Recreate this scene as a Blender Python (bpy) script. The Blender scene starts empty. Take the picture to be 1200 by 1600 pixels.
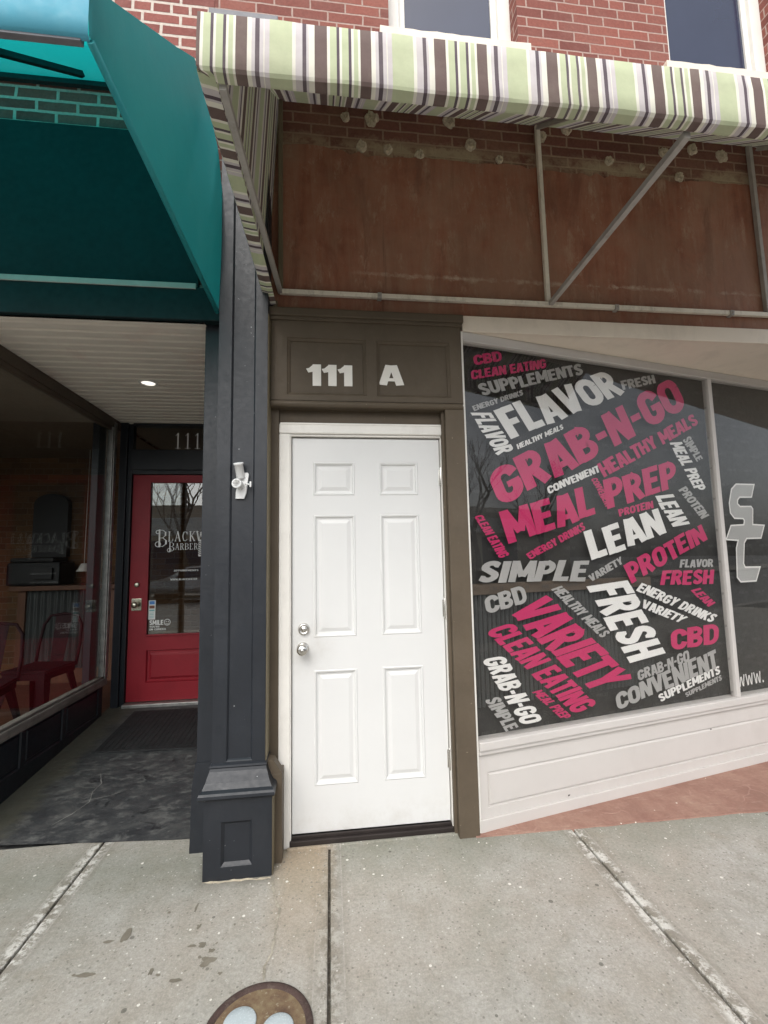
import bpy, bmesh, math, random
from mathutils import Vector, Matrix, noise
random.seed(7)
S = bpy.context.scene
R = math.radians

# ------------------------------------------------------------------ camera, world, sun, exposure
CAMPOS = (0.202, -2.441, 1.418)
YAW, PITCH, ROLL = .1195, .1001, .01995
cy, sy, cp, sp, cr, sr = math.cos(YAW), math.sin(YAW), math.cos(PITCH), math.sin(PITCH), math.cos(ROLL), math.sin(ROLL)
right0 = Vector((cy, -sy, 0)); fwd = Vector((sy*cp, cy*cp, sp)); down0 = -right0.cross(fwd)
rgt = cr*right0 + sr*down0; dwn = -sr*right0 + cr*down0
cam = bpy.data.cameras.new('camera'); cam_o = bpy.data.objects.new('camera', cam)
S.collection.objects.link(cam_o)
mw = Matrix((rgt, -dwn, -fwd)).transposed().to_4x4(); mw.translation = Vector(CAMPOS)
cam_o.matrix_world = mw
cam.sensor_fit = 'HORIZONTAL'; cam.sensor_width = 36; cam.lens = 36*705/1200
cam.clip_start = .02; cam.clip_end = 600
S.camera = cam_o
S.render.resolution_x, S.render.resolution_y = 768, 1024

SUN_EL, SUN_AZ = R(46), R(202)          # azimuth measured from +Y towards +X: the sun stands over the street
w = bpy.data.worlds.new('World'); S.world = w; w.use_nodes = True
nt = w.node_tree
sky = nt.nodes.new('ShaderNodeTexSky'); sky.sky_type = 'NISHITA'; sky.sun_disc = False
sky.sun_elevation = SUN_EL; sky.sun_rotation = SUN_AZ; sky.dust_density = 3.5; sky.air_density = 1.0
hs = nt.nodes.new('ShaderNodeHueSaturation'); hs.inputs['Saturation'].default_value = .28
bg = nt.nodes['Background']; bg.inputs['Strength'].default_value = .15
nt.links.new(sky.outputs[0], hs.inputs['Color']); nt.links.new(hs.outputs[0], bg.inputs['Color'])
sl = bpy.data.lights.new('sun', 'SUN'); sl.energy = .5; sl.angle = R(70); sl.color = (1, .95, .88)
so = bpy.data.objects.new('sun', sl); S.collection.objects.link(so)
sd = Vector((math.sin(SUN_AZ)*math.cos(SUN_EL), math.cos(SUN_AZ)*math.cos(SUN_EL), math.sin(SUN_EL)))
so.rotation_euler = sd.to_track_quat('Z', 'Y').to_euler(); so.location = sd*30
S.view_settings.view_transform = 'Standard'; S.view_settings.look = 'None'; S.view_settings.gamma = 1
S.view_settings.exposure = .86
S.render.engine = 'CYCLES'

# ------------------------------------------------------------------ helpers
col = S.collection

def lab(o, label=None, cat=None, group=None, kind=None):
    if label: o['label'] = label
    if cat: o['category'] = cat
    if group: o['group'] = group
    if kind: o['kind'] = kind
    return o

def root(name, loc, label, cat, group=None):
    o = bpy.data.objects.new(name, None); col.objects.link(o); o.location = loc
    o.empty_display_size = .1
    return lab(o, label, cat, group)

class MB:
    """Collects polygons and links them as one mesh object."""
    def __init__(s): s.v = []; s.f = []; s.mi = []; s.uv = []; s.sm = []
    def poly(s, pts, uv=None, mi=0, smooth=False):
        i = len(s.v); s.v += [tuple(p) for p in pts]; s.f.append(tuple(range(i, i+len(pts))))
        s.uv.append(uv); s.mi.append(mi); s.sm.append(smooth)
    def mesh(s, V, F, mi=0, smooth=False):
        i = len(s.v); s.v += [tuple(p) for p in V]
        for f in F: s.f.append(tuple(i+k for k in f)); s.uv.append(None); s.mi.append(mi); s.sm.append(smooth)
    def box(s, a, b, bev=0.0, mi=0, M=None):
        x0, y0, z0 = a; x1, y1, z1 = b
        bm = bmesh.new(); bmesh.ops.create_cube(bm, size=1)
        for v in bm.verts: v.co = Vector(((x0+x1)/2+v.co.x*(x1-x0), (y0+y1)/2+v.co.y*(y1-y0), (z0+z1)/2+v.co.z*(z1-z0)))
        if bev: bmesh.ops.bevel(bm, geom=list(bm.edges), offset=bev, segments=2, affect='EDGES', profile=.6)
        s.bm(bm, mi, M)
    def bm(s, bm, mi=0, M=None, smooth=False):
        bm.verts.index_update()
        V = [(M @ v.co) if M else v.co.copy() for v in bm.verts]
        F = [[v.index for v in f.verts] for f in bm.faces]
        s.mesh(V, F, mi, smooth); bm.free()
    def tube(s, pts, r, n=10, mi=0, smooth=True, caps=True):
        pts = [Vector(p) for p in pts]; rs = r if isinstance(r, (list, tuple)) else [r]*len(pts)
        V = []; F = []; up = None
        for i, p in enumerate(pts):
            d = (pts[min(i+1, len(pts)-1)]-pts[max(i-1, 0)]).normalized()
            if up is None:
                up = d.cross(Vector((0, 0, 1)))
                if up.length < .05: up = d.cross(Vector((0, 1, 0)))
            up = (up - d*up.dot(d)).normalized(); sd_ = d.cross(up)
            for k in range(n):
                a = 2*math.pi*k/n; V.append(p+(up*math.cos(a)+sd_*math.sin(a))*rs[i])
        for i in range(len(pts)-1):
            for k in range(n):
                F.append((i*n+k, i*n+(k+1) % n, (i+1)*n+(k+1) % n, (i+1)*n+k))
        s.mesh(V, F, mi, smooth)
        if caps:
            s.mesh(V[:n], [tuple(range(n))], mi); s.mesh(V[-n:], [tuple(range(n))[::-1]], mi)
    def bar(s, a, b, wx, wy, mi=0, bev=.002, roll=0):
        a = Vector(a); b = Vector(b); d = b-a; L = d.length
        q = d.to_track_quat('Z', 'Y').to_matrix().to_4x4() @ Matrix.Rotation(roll, 4, 'Z'); q.translation = a
        s.box((-wx/2, -wy/2, 0), (wx/2, wy/2, L), bev, mi, q)
    def lathe(s, prof, M, n=24, mi=0, smooth=True):
        V = []; F = []
        for r, z in prof:
            for k in range(n):
                a = 2*math.pi*k/n; V.append(M @ Vector((r*math.cos(a), r*math.sin(a), z)))
        for i in range(len(prof)-1):
            for k in range(n): F.append((i*n+k, i*n+(k+1) % n, (i+1)*n+(k+1) % n, (i+1)*n+k))
        s.mesh(V, F, mi, smooth)
    def extrude(s, outline, d0, d1, fn, mi=0):
        """outline in (u,v); fn(u,v,d) -> point; d1 is the front."""
        n = len(outline)
        s.poly([fn(u, v, d1) for u, v in outline], mi=mi); s.poly([fn(u, v, d0) for u, v in outline][::-1], mi=mi)
        for i in range(n):
            a = outline[i]; b = outline[(i+1) % n]
            s.poly([fn(*a, d0), fn(*b, d0), fn(*b, d1), fn(*a, d1)], mi=mi)
    def build(s, name, mats, parent=None, merge=True, kind=None):
        me = bpy.data.meshes.new(name); me.from_pydata(s.v, [], s.f)
        if any(u is not None for u in s.uv):
            ul = me.uv_layers.new(name='UVMap')
            for p, u in zip(me.polygons, s.uv):
                for k, li in enumerate(p.loop_indices): ul.data[li].uv = u[k] if u else (0, 0)
        for p, m_, q in zip(me.polygons, s.mi, s.sm): p.material_index = m_; p.use_smooth = q
        if not isinstance(mats, (list, tuple)): mats = [mats]
        for m_ in mats: me.materials.append(m_)
        bm = bmesh.new(); bm.from_mesh(me)
        if merge: bmesh.ops.remove_doubles(bm, verts=bm.verts, dist=1e-5)
        bmesh.ops.recalc_face_normals(bm, faces=bm.faces)
        bm.to_mesh(me); bm.free()
        o = bpy.data.objects.new(name, me); col.objects.link(o)
        if parent is not None:
            o.parent = parent; o.matrix_parent_inverse = Matrix.Translation(-world_loc(parent))
        if kind: o['kind'] = kind
        return o

def world_loc(o):
    return Vector(o.location) if o.type == 'EMPTY' else Vector((0, 0, 0))

FY = lambda y0: (lambda u, v, d: (u, y0-d, v))          # a plane facing the street (-Y)

def panel_face(mb, xs, zs, panels, prof, fn, skip=(), mi=0):
    """flat face on a grid whose cells in `panels` carry nested moulding loops prof = [(inset, depth), ...]"""
    for i in range(len(xs)-1):
        for j in range(len(zs)-1):
            if (i, j) in skip: continue
            x0, x1, z0, z1 = xs[i], xs[i+1], zs[j], zs[j+1]
            if (i, j) in panels:
                lp = [[(x0+a, z0+a, d), (x1-a, z0+a, d), (x1-a, z1-a, d), (x0+a, z1-a, d)] for a, d in prof]
                for A, B in zip(lp[:-1], lp[1:]):
                    for k in range(4):
                        mb.poly([fn(*A[k]), fn(*A[(k+1) % 4]), fn(*B[(k+1) % 4]), fn(*B[k])], mi=mi)
                mb.poly([fn(*p) for p in lp[-1]], mi=mi)
            else:
                mb.poly([fn(x0, z0, 0), fn(x1, z0, 0), fn(x1, z1, 0), fn(x0, z1, 0)], mi=mi)

def slab_sides(mb, x0, x1, z0, z1, dep, fn, mi=0):
    P = [(x0, z0), (x1, z0), (x1, z1), (x0, z1)]
    for k in range(4):
        a = P[k]; b = P[(k+1) % 4]
        mb.poly([fn(*a, 0), fn(*b, 0), fn(*b, -dep), fn(*a, -dep)], mi=mi)
    mb.poly([fn(*p, -dep) for p in P[::-1]], mi=mi)

def blob(mb, x, y, rx, ry, fn, n=14, rough=.25, mi=0, d=0.0, thick=0.0, seed=0):
    pts = []
    for k in range(n):
        a = 2*math.pi*k/n
        q = 1+rough*2*noise.noise(Vector((math.cos(a)*1.3+seed*3.7, math.sin(a)*1.3, seed*1.9)))
        pts.append((x+rx*q*math.cos(a), y+ry*q*math.sin(a)))
    if thick: mb.extrude(pts, d, d+thick, fn, mi)
    else: mb.poly([fn(u, v, d) for u, v in pts], mi=mi)

# ------------------------------------------------------------------ materials
def srgb(r, g, b):
    f = lambda c: (c/255/12.92) if c/255 <= .04045 else ((c/255+.055)/1.055)**2.4
    return (f(r), f(g), f(b))

class N:
    def __init__(s, name):
        s.m = bpy.data.materials.new(name); s.m.use_nodes = True; s.t = s.m.node_tree
        s.b = s.t.nodes['Principled BSDF']; s.out = s.t.nodes['Material Output']
    def n(s, t, **k):
        x = s.t.nodes.new('ShaderNode'+t)
        for a, v in k.items():
            if hasattr(x, a) and a not in x.inputs.keys(): setattr(x, a, v)
            else: x.inputs[a].default_value = v
        return x
    def l(s, a, b): s.t.links.new(a, b)
    def coord(s, scale=(1, 1, 1), kind='Object'):
        tc = s.n('TexCoord'); mp = s.n('Mapping'); mp.inputs['Scale'].default_value = scale
        s.l(tc.outputs[kind], mp.inputs['Vector']); return mp.outputs[0]
    def noise(s, vec, scale, detail=6, rough=.6, dist=0):
        x = s.n('TexNoise'); s.l(vec, x.inputs['Vector'])
        x.inputs['Scale'].default_value = scale; x.inputs['Detail'].default_value = detail
        x.inputs['Roughness'].default_value = rough; x.inputs['Distortion'].default_value = dist
        return x.outputs['Fac']
    def ramp(s, fac, stops, interp='LINEAR'):
        x = s.n('ValToRGB'); e = x.color_ramp.elements; x.color_ramp.interpolation = interp
        while len(e) < len(stops): e.new(.5)
        for el, (p, c) in zip(e, stops):
            el.position = p; el.color = (*c, 1) if isinstance(c, (tuple, list)) else (c, c, c, 1)
        s.l(fac, x.inputs[0]); return x.outputs[0]
    def mix(s, fac, a, b, mode='MIX'):
        x = s.n('Mix', data_type='RGBA', blend_type=mode)
        for sock, v in ((0, fac), (6, a), (7, b)):
            if isinstance(v, bpy.types.NodeSocket): s.l(v, x.inputs[sock])
            elif isinstance(v, (tuple, list)): x.inputs[sock].default_value = (*v, 1)
            else: x.inputs[sock].default_value = v
        return x.outputs[2]
    def math(s, op, a, b=None, c=None, clamp=False):
        x = s.n('Math', operation=op); x.use_clamp = clamp
        for i, v in enumerate((a, b, c)):
            if v is None: continue
            if isinstance(v, bpy.types.NodeSocket): s.l(v, x.inputs[i])
            else: x.inputs[i].default_value = v
        return x.outputs[0]
    def bump(s, h, strength=.3, dist=.01):
        x = s.n('Bump'); x.inputs['Strength'].default_value = strength; x.inputs['Distance'].default_value = dist
        s.l(h, x.inputs['Height']); s.l(x.outputs[0], s.b.inputs['Normal'])
    def col(s, c):
        if isinstance(c, bpy.types.NodeSocket): s.l(c, s.b.inputs['Base Color'])
        else: s.b.inputs['Base Color'].default_value = (*c, 1)
    def rough(s, r):
        if isinstance(r, bpy.types.NodeSocket): s.l(r, s.b.inputs['Roughness'])
        else: s.b.inputs['Roughness'].default_value = r

def paint(name, c, rough=.5, var=.12, scale=3, bump=.08, dirt=None, dirt_amt=.5, grain=(1, 1, 1), spec=.4, metal=0, chips=None):
    """painted surface: cloudy tone, brush grain, optional dirt colour in patches, optional chips"""
    k = N(name); v = k.coord(grain)
    n1 = k.noise(v, scale, 7, .65); n2 = k.noise(v, scale*14, 4, .6)
    lo = tuple(x*(1-var) for x in c); hi = tuple(min(1, x*(1+var)) for x in c)
    cc = k.ramp(n1, [(.3, lo), (.7, hi)])
    if dirt:
        n3 = k.noise(k.coord((1, 1, .45)), scale*1.7, 9, .72, .4)
        f = k.ramp(n3, [(.52, 0.), (.72, dirt_amt)])
        cc = k.mix(f, cc, dirt)
    if chips:
        n4 = k.noise(k.coord(), 60, 3, .5)
        cc = k.mix(k.ramp(n4, [(.745, 0.), (.76, .9)]), cc, chips)
    k.col(cc); k.rough(k.ramp(n2, [(.3, rough*.85), (.7, min(1, rough*1.2))]))
    k.b.inputs['Specular IOR Level'].default_value = spec; k.b.inputs['Metallic'].default_value = metal
    k.bump(n2, bump, .004)
    return k.m

def brick_mat(name, c1, c2, mortar, grime, grime_amt=.4, msize=.0058, lime=None):
    k = N(name); tc = k.n('TexCoord'); sx = k.n('SeparateXYZ'); k.l(tc.outputs['Object'], sx.inputs[0])
    wob = k.noise(tc.outputs['Object'], 9, 3, .5)
    u = k.math('ADD', sx.outputs[0], sx.outputs[1])
    z = k.math('ADD', sx.outputs[2], k.math('MULTIPLY', k.math('SUBTRACT', wob, .5), .010))
    u = k.math('ADD', u, k.math('MULTIPLY', k.math('SUBTRACT', wob, .5), .012))
    cb = k.n('CombineXYZ'); k.l(u, cb.inputs[0]); k.l(z, cb.inputs[1])
    br = k.n('TexBrick'); k.l(cb.outputs[0], br.inputs['Vector'])
    br.inputs['Scale'].default_value = 1; br.inputs['Brick Width'].default_value = .212; br.inputs['Row Height'].default_value = .0695
    br.inputs['Mortar Size'].default_value = msize; br.inputs['Mortar Smooth'].default_value = .25; br.inputs['Bias'].default_value = -.1
    br.squash = .5; br.squash_frequency = 6; br.offset = .5
    br.inputs['Color1'].default_value = (*c1, 1); br.inputs['Color2'].default_value = (*c2, 1); br.inputs['Mortar'].default_value = (*mortar, 1)
    big = k.noise(tc.outputs['Object'], 2.2, 8, .7); fine = k.noise(tc.outputs['Object'], 55, 6, .7)
    cc = k.mix(k.ramp(big, [(.45, 0.), (.75, grime_amt)]), br.outputs['Color'], grime)
    cc = k.mix(.55, cc, k.ramp(fine, [(.25, .35), (.75, .75)]), 'OVERLAY')
    if lime:
        lz = k.math('ADD', k.math('ABSOLUTE', k.math('SUBTRACT', sx.outputs[2], 3.835)), k.math('MULTIPLY', k.math('SUBTRACT', k.noise(tc.outputs['Object'], 6, 8, .8), .5), .30))
        lm = k.math('MULTIPLY', k.ramp(lz, [(.03, 1.), (.085, 0.)]), k.ramp(k.noise(tc.outputs['Object'], 3.0, 6, .7), [(.40, 0.), (.54, .9)]))
        cc = k.mix(lm, cc, lime)
    k.col(cc); k.rough(.85); k.b.inputs['Specular IOR Level'].default_value = .25
    h = k.math('SUBTRACT', k.math('MULTIPLY', fine, .35), br.outputs['Fac'])
    k.bump(h, .7, .008)
    return k.m

def glass_mat(name, tint=(.9, .93, .92), ior=1.55):
    k = N(name); k.t.nodes.remove(k.b)
    tr = k.n('BsdfTransparent'); tr.inputs[0].default_value = (*tint, 1)
    gl = k.n('BsdfGlossy'); gl.inputs['Roughness'].default_value = .006; gl.inputs[0].default_value = (.97, .97, .97, 1)
    nz = k.noise(k.coord((1, 1, 1)), 1.6, 2, .4)
    bp = k.n('Bump'); bp.inputs['Strength'].default_value = .02; bp.inputs['Distance'].default_value = .02; k.l(nz, bp.inputs['Height'])
    k.l(bp.outputs[0], gl.inputs['Normal'])
    lw = k.n('LayerWeight'); lw.inputs['Blend'].default_value = .5
    f0 = ((ior-1)/(ior+1))**2
    fac = k.math('ADD', k.math('MULTIPLY', k.math('POWER', lw.outputs['Facing'], 5), 1-f0), f0, clamp=True)
    mx = k.n('MixShader'); k.l(fac, mx.inputs[0]); k.l(tr.outputs[0], mx.inputs[1]); k.l(gl.outputs[0], mx.inputs[2])
    k.l(mx.outputs[0], k.out.inputs['Surface'])
    return k.m

def metal(name, c, rough=.3, var=.1, met=1.0):
    k = N(name); n1 = k.noise(k.coord(), 18, 6, .6)
    k.col(k.ramp(n1, [(.3, tuple(x*(1-var) for x in c)), (.7, c)])); k.rough(k.ramp(n1, [(.3, rough*.8), (.75, rough*1.4)]))
    k.b.inputs['Metallic'].default_value = met
    return k.m

M = {}
M['white_door'] = paint('white_door_paint', (.73, .73, .715), .38, .03, 2.2, .05, dirt=(.62, .60, .56), dirt_amt=.10)
M['white_trim'] = paint('white_trim_paint', (.78, .76, .71), .45, .05, 5, .12, dirt=(.50, .47, .42), dirt_amt=.30)
M['brown'] = paint('olive_brown_paint', (.100, .078, .054), .6, .14, 3, .15, dirt=(.130, .106, .080), dirt_amt=.35, spec=.3, chips=(.24, .20, .14))
M['olive_tan'] = paint('olive_tan_paint', (.18, .150, .095), .55, .12, 4, .12)
M['navy'] = paint('charcoal_navy_paint', (.0175, .0205, .026), .40, .2, 3, .16, dirt=(.032, .035, .040), dirt_amt=.5, spec=.42, chips=(.30, .31, .32))
M['navy_dark'] = paint('dark_navy_paint', (.014, .017, .022), .40, .2, 3, .1, dirt=(.028, .030, .034), dirt_amt=.5)
M['cream'] = paint('cream_paint', (.78, .70, .595), .5, .04, 2.5, .08, dirt=(.40, .36, .30), dirt_amt=.28)
M['blush'] = paint('blush_cream_paint', (.555, .53, .505), .50, .04, 2, .10, dirt=(.44, .41, .38), dirt_amt=.25)
M['red'] = paint('crimson_door_paint', (.27, .014, .024), .45, .12, 4, .07, dirt=(.20, .010, .018), dirt_amt=.5)
M['soffit'] = paint('beadboard_paint', (.84, .79, .70), .5, .06, 2, .05, dirt=(.62, .38, .33), dirt_amt=.3)
M['teal_and_shade'] = paint('dark_teal_and_wall_shade', (.003, .018, .020), .6, .2, 2, .06)  # dark teal trim colour; on the wall it holds the awning's shade
M['pipe'] = paint('beige_frame_paint', (.84, .79, .68), .45, .12, 8, .1, dirt=(.35, .31, .24), dirt_amt=.6)
M['pipe_grey'] = paint('greyed_frame_paint', (.40, .38, .35), .5, .18, 9, .12, dirt=(.22, .20, .17), dirt_amt=.6)
M['pipe_mint'] = paint('mint_frame_paint', (.46, .52, .47), .45, .1, 8, .1)
M['alu'] = metal('weathered_aluminium', (.50, .49, .47), .42, .45, .75)
M['nickel'] = metal('satin_nickel', (.72, .70, .66), .22, .1)
M['brass'] = metal('worn_bright_brass', (.72, .68, .55), .25, .25)
M['bronze'] = paint('dark_bronze_threshold', (.035, .028, .026), .45, .2, 8, .1, metal=.3)
M['sill_wood'] = paint('weathered_sill_wood', (.20, .175, .155), .7, .35, 5, .4, dirt=(.09, .075, .065), dirt_amt=.7, grain=(8, 1, 8))
M['black_glass'] = paint('dark_void', (.006, .006, .007), .7, .2, 3, 0)
M['white_cast'] = paint('white_cast_metal', (.74, .74, .73), .4, .05, 10, .1, dirt=(.5, .5, .48), dirt_amt=.3)
M['flash'] = paint('grey_flashing', (.17, .172, .19), .5, .2, 6, .1)
M['mortar_dab'] = paint('old_adhesive', (.55, .48, .36), .9, .3, 30, .5, dirt=(.30, .25, .18), dirt_amt=.7)
M['number_white'] = paint('number_white', (.80, .78, .72), .5, .05, 6, .05, dirt=(.6, .58, .5), dirt_amt=.3)
def door_mat_():
    k = N('white_door_paint'); P = k.coord(); tc = k.n('TexCoord')
    n1 = k.noise(P, 2.2, 7, .65); n2 = k.noise(P, 30, 5, .7); n3 = k.noise(P, 6, 9, .75)
    c = k.ramp(n1, [(.3, (.655, .658, .648)), (.7, (.690, .693, .680))])
    sx = k.n('SeparateXYZ'); k.l(tc.outputs['Object'], sx.inputs[0])
    vd = k.n('VectorMath', operation='DISTANCE'); k.l(tc.outputs['Object'], vd.inputs[0]); vd.inputs[1].default_value = (.05, 0, .97)
    kn = k.math('MULTIPLY', k.ramp(vd.outputs['Value'], [(.02, 1.), (.20, 0.)]), k.ramp(n3, [(.38, 0.), (.68, 1.)]))
    c = k.mix(k.math('MULTIPLY', kn, .55), c, (.42, .39, .34))
    ft = k.math('MULTIPLY', k.ramp(sx.outputs[2], [(.05, 1.), (.22, 0.)]), k.ramp(n3, [(.45, 0.), (.7, 1.)]))
    c = k.mix(k.math('MULTIPLY', ft, .45), c, (.46, .43, .38))
    c = k.mix(k.ramp(k.noise(k.coord((1, 1, .3)), 9, 9, .8), [(.66, 0.), (.74, .22)]), c, (.50, .48, .44))
    k.col(c); k.rough(k.ramp(n2, [(.3, .33), (.7, .48)])); k.bump(n2, .06, .004); return k.m
M['white_door'] = door_mat_()
def vinyl(name, c, r=.45): return paint(name, c, r, .05, 6, .0)
M['v_white'] = vinyl('white_vinyl', (.82, .81, .79)); M['v_pink'] = vinyl('pink_vinyl', (.54, .024, .130)); M['v_grey'] = vinyl('grey_vinyl', (.40, .395, .385))
M['v_mid'] = vinyl('logo_grey_vinyl', (.40, .40, .39)); M['v_faint'] = vinyl('faint_print', (.060, .0595, .058))
M['film'] = paint('dark_window_film', (.027, .0265, .025), .6, .12, 2, .0)
M['corr'] = paint('corrugated_steel', (.062, .066, .065), .5, .15, 4, .05, metal=.2)
M['ledge_brown'] = paint('brown_ledge', (.10, .075, .055), .5, .2, 6, .05)
M['glass'] = glass_mat('clear_glass', (.9, .93, .92), 1.38); M['shop_glass'] = glass_mat('shop_window_glass', (.95, .95, .945), 1.42)
M['door_glass'] = glass_mat('door_glass', (.75, .77, .76), 2.0)
M['rubber'] = paint('black_rubber', (.018, .019, .020), .7, .3, 12, .5)
M['lens'] = paint('frosted_lens', (.80, .78, .72), .35, .05, 8, 0)
_b = M['lens'].node_tree.nodes['Principled BSDF']; _b.inputs['Emission Color'].default_value = (1, .95, .86, 1); _b.inputs['Emission Strength'].default_value = .7
M['brick'] = brick_mat('red_brick', (.265, .092, .070), (.150, .052, .044), (.40, .29, .25), (.25, .13, .105), .65)
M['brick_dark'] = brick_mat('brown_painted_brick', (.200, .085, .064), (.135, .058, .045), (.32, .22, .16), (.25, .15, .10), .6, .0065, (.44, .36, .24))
M['brick_pink'] = brick_mat('pale_red_brick', (.27, .095, .078), (.18, .06, .052), (.56, .48, .42), (.36, .20, .17), .45, .0095)
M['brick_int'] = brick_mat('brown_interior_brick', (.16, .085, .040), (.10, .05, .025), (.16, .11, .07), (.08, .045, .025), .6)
M['wood_floor'] = paint('stained_wood_floor', (.085, .032, .018), .5, .25, 2, .05, grain=(1, 9, 1))
M['counter_wood'] = paint('brown_counter_wood', (.12, .05, .025), .45, .25, 3, .05, grain=(6, 1, 1))
M['chair_red'] = paint('dark_red_steel', (.020, .004, .006), .7, .15, 5, .02, spec=.2)
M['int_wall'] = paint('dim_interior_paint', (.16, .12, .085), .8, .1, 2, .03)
M['black'] = paint('satin_black', (.010, .010, .011), .45, .2, 5, .03)
M['asphalt'] = paint('worn_grey_asphalt', (.17, .168, .16), .9, .2, 6, .4)
M['car_silver'] = paint('silver_car_paint', (.42, .43, .44), .25, .03, 2, 0, spec=.6, metal=.4)
M['car_dark'] = paint('dark_car_paint', (.03, .034, .04), .2, .03, 2, 0, spec=.6)
M['bark'] = paint('grey_bark', (.11, .09, .075), .9, .3, 9, .6)
M['st_blue'] = vinyl('sticker_blue', (.08, .25, .60)); M['st_brown'] = vinyl('sticker_brown', (.20, .08, .05)); M['st_teal'] = vinyl('sticker_teal', (.25, .50, .50))
M['beige_wall'] = paint('tan_stucco', (.52, .45, .37), .9, .1, 2, .1)
M['sign_white'] = paint('white_fascia', (.70, .70, .68), .6, .06, 2, .03)

# concrete sidewalk: weathered, joint dirt follows the joints, tan stain by the door, bright grit
JOINTS = [-3.30, -2.13, -.957, .186, 1.435, 2.68, 3.93, 5.18]
def sidewalk_mat():
    k = N('weathered_concrete'); tc = k.n('TexCoord'); P = tc.outputs['Object']
    sx = k.n('SeparateXYZ'); k.l(P, sx.inputs[0]); X, Y = sx.outputs[0], sx.outputs[1]
    big = k.noise(P, 1.3, 9, .68, .3); mid = k.noise(P, 7, 8, .7); fine = k.noise(P, 70, 5, .7)
    mp = k.n('Mapping'); mp.inputs['Scale'].default_value = (9, 2.2, 1); k.l(P, mp.inputs[0])
    streak = k.noise(mp.outputs[0], 3, 7, .7)
    c = k.ramp(big, [(.3, (.300, .287, .250)), (.5, (.358, .346, .312)), (.72, (.400, .388, .360))])
    c = k.mix(k.ramp(mid, [(.42, 0.), (.66, .65)]), c, (.240, .224, .182))
    c = k.mix(k.ramp(k.noise(P, 19, 9, .78), [(.56, 0.), (.68, .45)]), c, (.47, .455, .42))
    c = k.mix(k.ramp(streak, [(.52, 0.), (.74, .30)]), c, (.43, .42, .39))
    gr = k.math('MULTIPLY', k.ramp(k.noise(P, 2.4, 6, .7), [(.45, 0.), (.7, .5)]), k.ramp(Y, [(.05, 0.), (.95, 1.)]))
    wob = k.math('MULTIPLY', k.math('SUBTRACT', k.noise(P, 11, 6, .75), .5), .10)
    c = k.mix(k.ramp(k.noise(P, .9, 5, .6), [(.45, 0.), (.62, .45)]), c, (.37, .325, .275))
    c = k.mix(k.ramp(k.noise(P, 1.7, 6, .65), [(.54, 0.), (.68, .45)]), c, (.275, .285, .245))
    # greenish grime along the wall foot: distance to the facade
    wall = k.math('ADD', k.math('ABSOLUTE', k.math('ADD', Y, .07)), wob)
    c = k.mix(k.ramp(wall, [(.0, .6), (.28, 0.)]), c, (.20, .205, .165))
    dmin = None
    for j in JOINTS:
        d = k.math('ABSOLUTE', k.math('SUBTRACT', X, j))
        dmin = d if dmin is None else k.math('MINIMUM', dmin, d)
    tool = k.ramp(dmin, [(.0, 1.), (.050, 1.), (.056, 0.)])
    c = k.mix(k.math('MULTIPLY', tool, .30), c, (.40, .385, .355))
    edge = k.ramp(k.math('ABSOLUTE', k.math('SUBTRACT', dmin, .053)), [(.0, .55), (.004, 0.)])
    c = k.mix(k.math('MULTIPLY', edge, k.ramp(mid, [(.35, 0.), (.55, 1.)])), c, (.52, .50, .46))
    dj = k.math('ADD', dmin, k.math('MULTIPLY', wob, .7))
    c = k.mix(k.ramp(dj, [(.0, .8), (.035, .5), (.085, 0.)]), c, (.185, .165, .13))
    pn = k.noise(P, 15, 9, .8, .3)
    amt = k.ramp(k.noise(P, 2.1, 4, .6), [(.35, .06), (.62, -.05)])
    white = k.math('MULTIPLY', k.ramp(k.math('ADD', dmin, k.math('MULTIPLY', wob, .3)), [(.0, 1.), (.032, .95), (.055, 0.)]), k.ramp(k.math('ADD', pn, amt), [(.50, 0.), (.57, 1.)]))
    mid_j = k.ramp(k.math('ABSOLUTE', k.math('SUBTRACT', X, .186)), [(.09, .35), (.11, .9)])
    c = k.mix(k.math('MULTIPLY', white, mid_j), c, (.60, .585, .54))
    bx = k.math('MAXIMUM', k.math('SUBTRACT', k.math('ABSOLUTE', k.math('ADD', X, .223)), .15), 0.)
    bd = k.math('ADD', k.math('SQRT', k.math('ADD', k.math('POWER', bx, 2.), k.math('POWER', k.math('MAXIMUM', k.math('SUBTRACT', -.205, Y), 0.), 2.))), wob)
    c = k.mix(k.ramp(bd, [(.0, .7), (.06, 0.)]), c, (.15, .14, .115))  # grime round the pilaster foot, deepened as a painted contact shadow
    tan = k.math('ADD', k.math('ABSOLUTE', k.math('SUBTRACT', X, .07)), wob)
    tanm = k.math('MULTIPLY', k.ramp(tan, [(.07, .75), (.16, 0.)]), k.ramp(k.math('ADD', k.math('ABSOLUTE', Y), wob), [(.15, 1.), (.75, 0.)]))
    c = k.mix(tanm, c, (.34, .27, .19))
    vo = k.n('TexVoronoi'); k.l(P, vo.inputs['Vector']); vo.inputs['Scale'].default_value = 26
    sep = k.n('SeparateColor'); k.l(vo.outputs['Color'], sep.inputs[0])
    size = k.math('MULTIPLY', k.math('POWER', sep.outputs[0], 5), .17)
    spot = k.math('LESS_THAN', vo.outputs['Distance'], size)
    c = k.mix(spot, c, (.66, .64, .58))
    v3 = k.n('TexVoronoi'); k.l(P, v3.inputs['Vector']); v3.inputs['Scale'].default_value = 75
    s3 = k.n('SeparateColor'); k.l(v3.outputs['Color'], s3.inputs[0])
    c = k.mix(k.math('MULTIPLY', k.math('LESS_THAN', v3.outputs['Distance'], k.math('MULTIPLY', k.math('POWER', s3.outputs[0], 5), .30)), .8), c, (.58, .56, .51))
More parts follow.
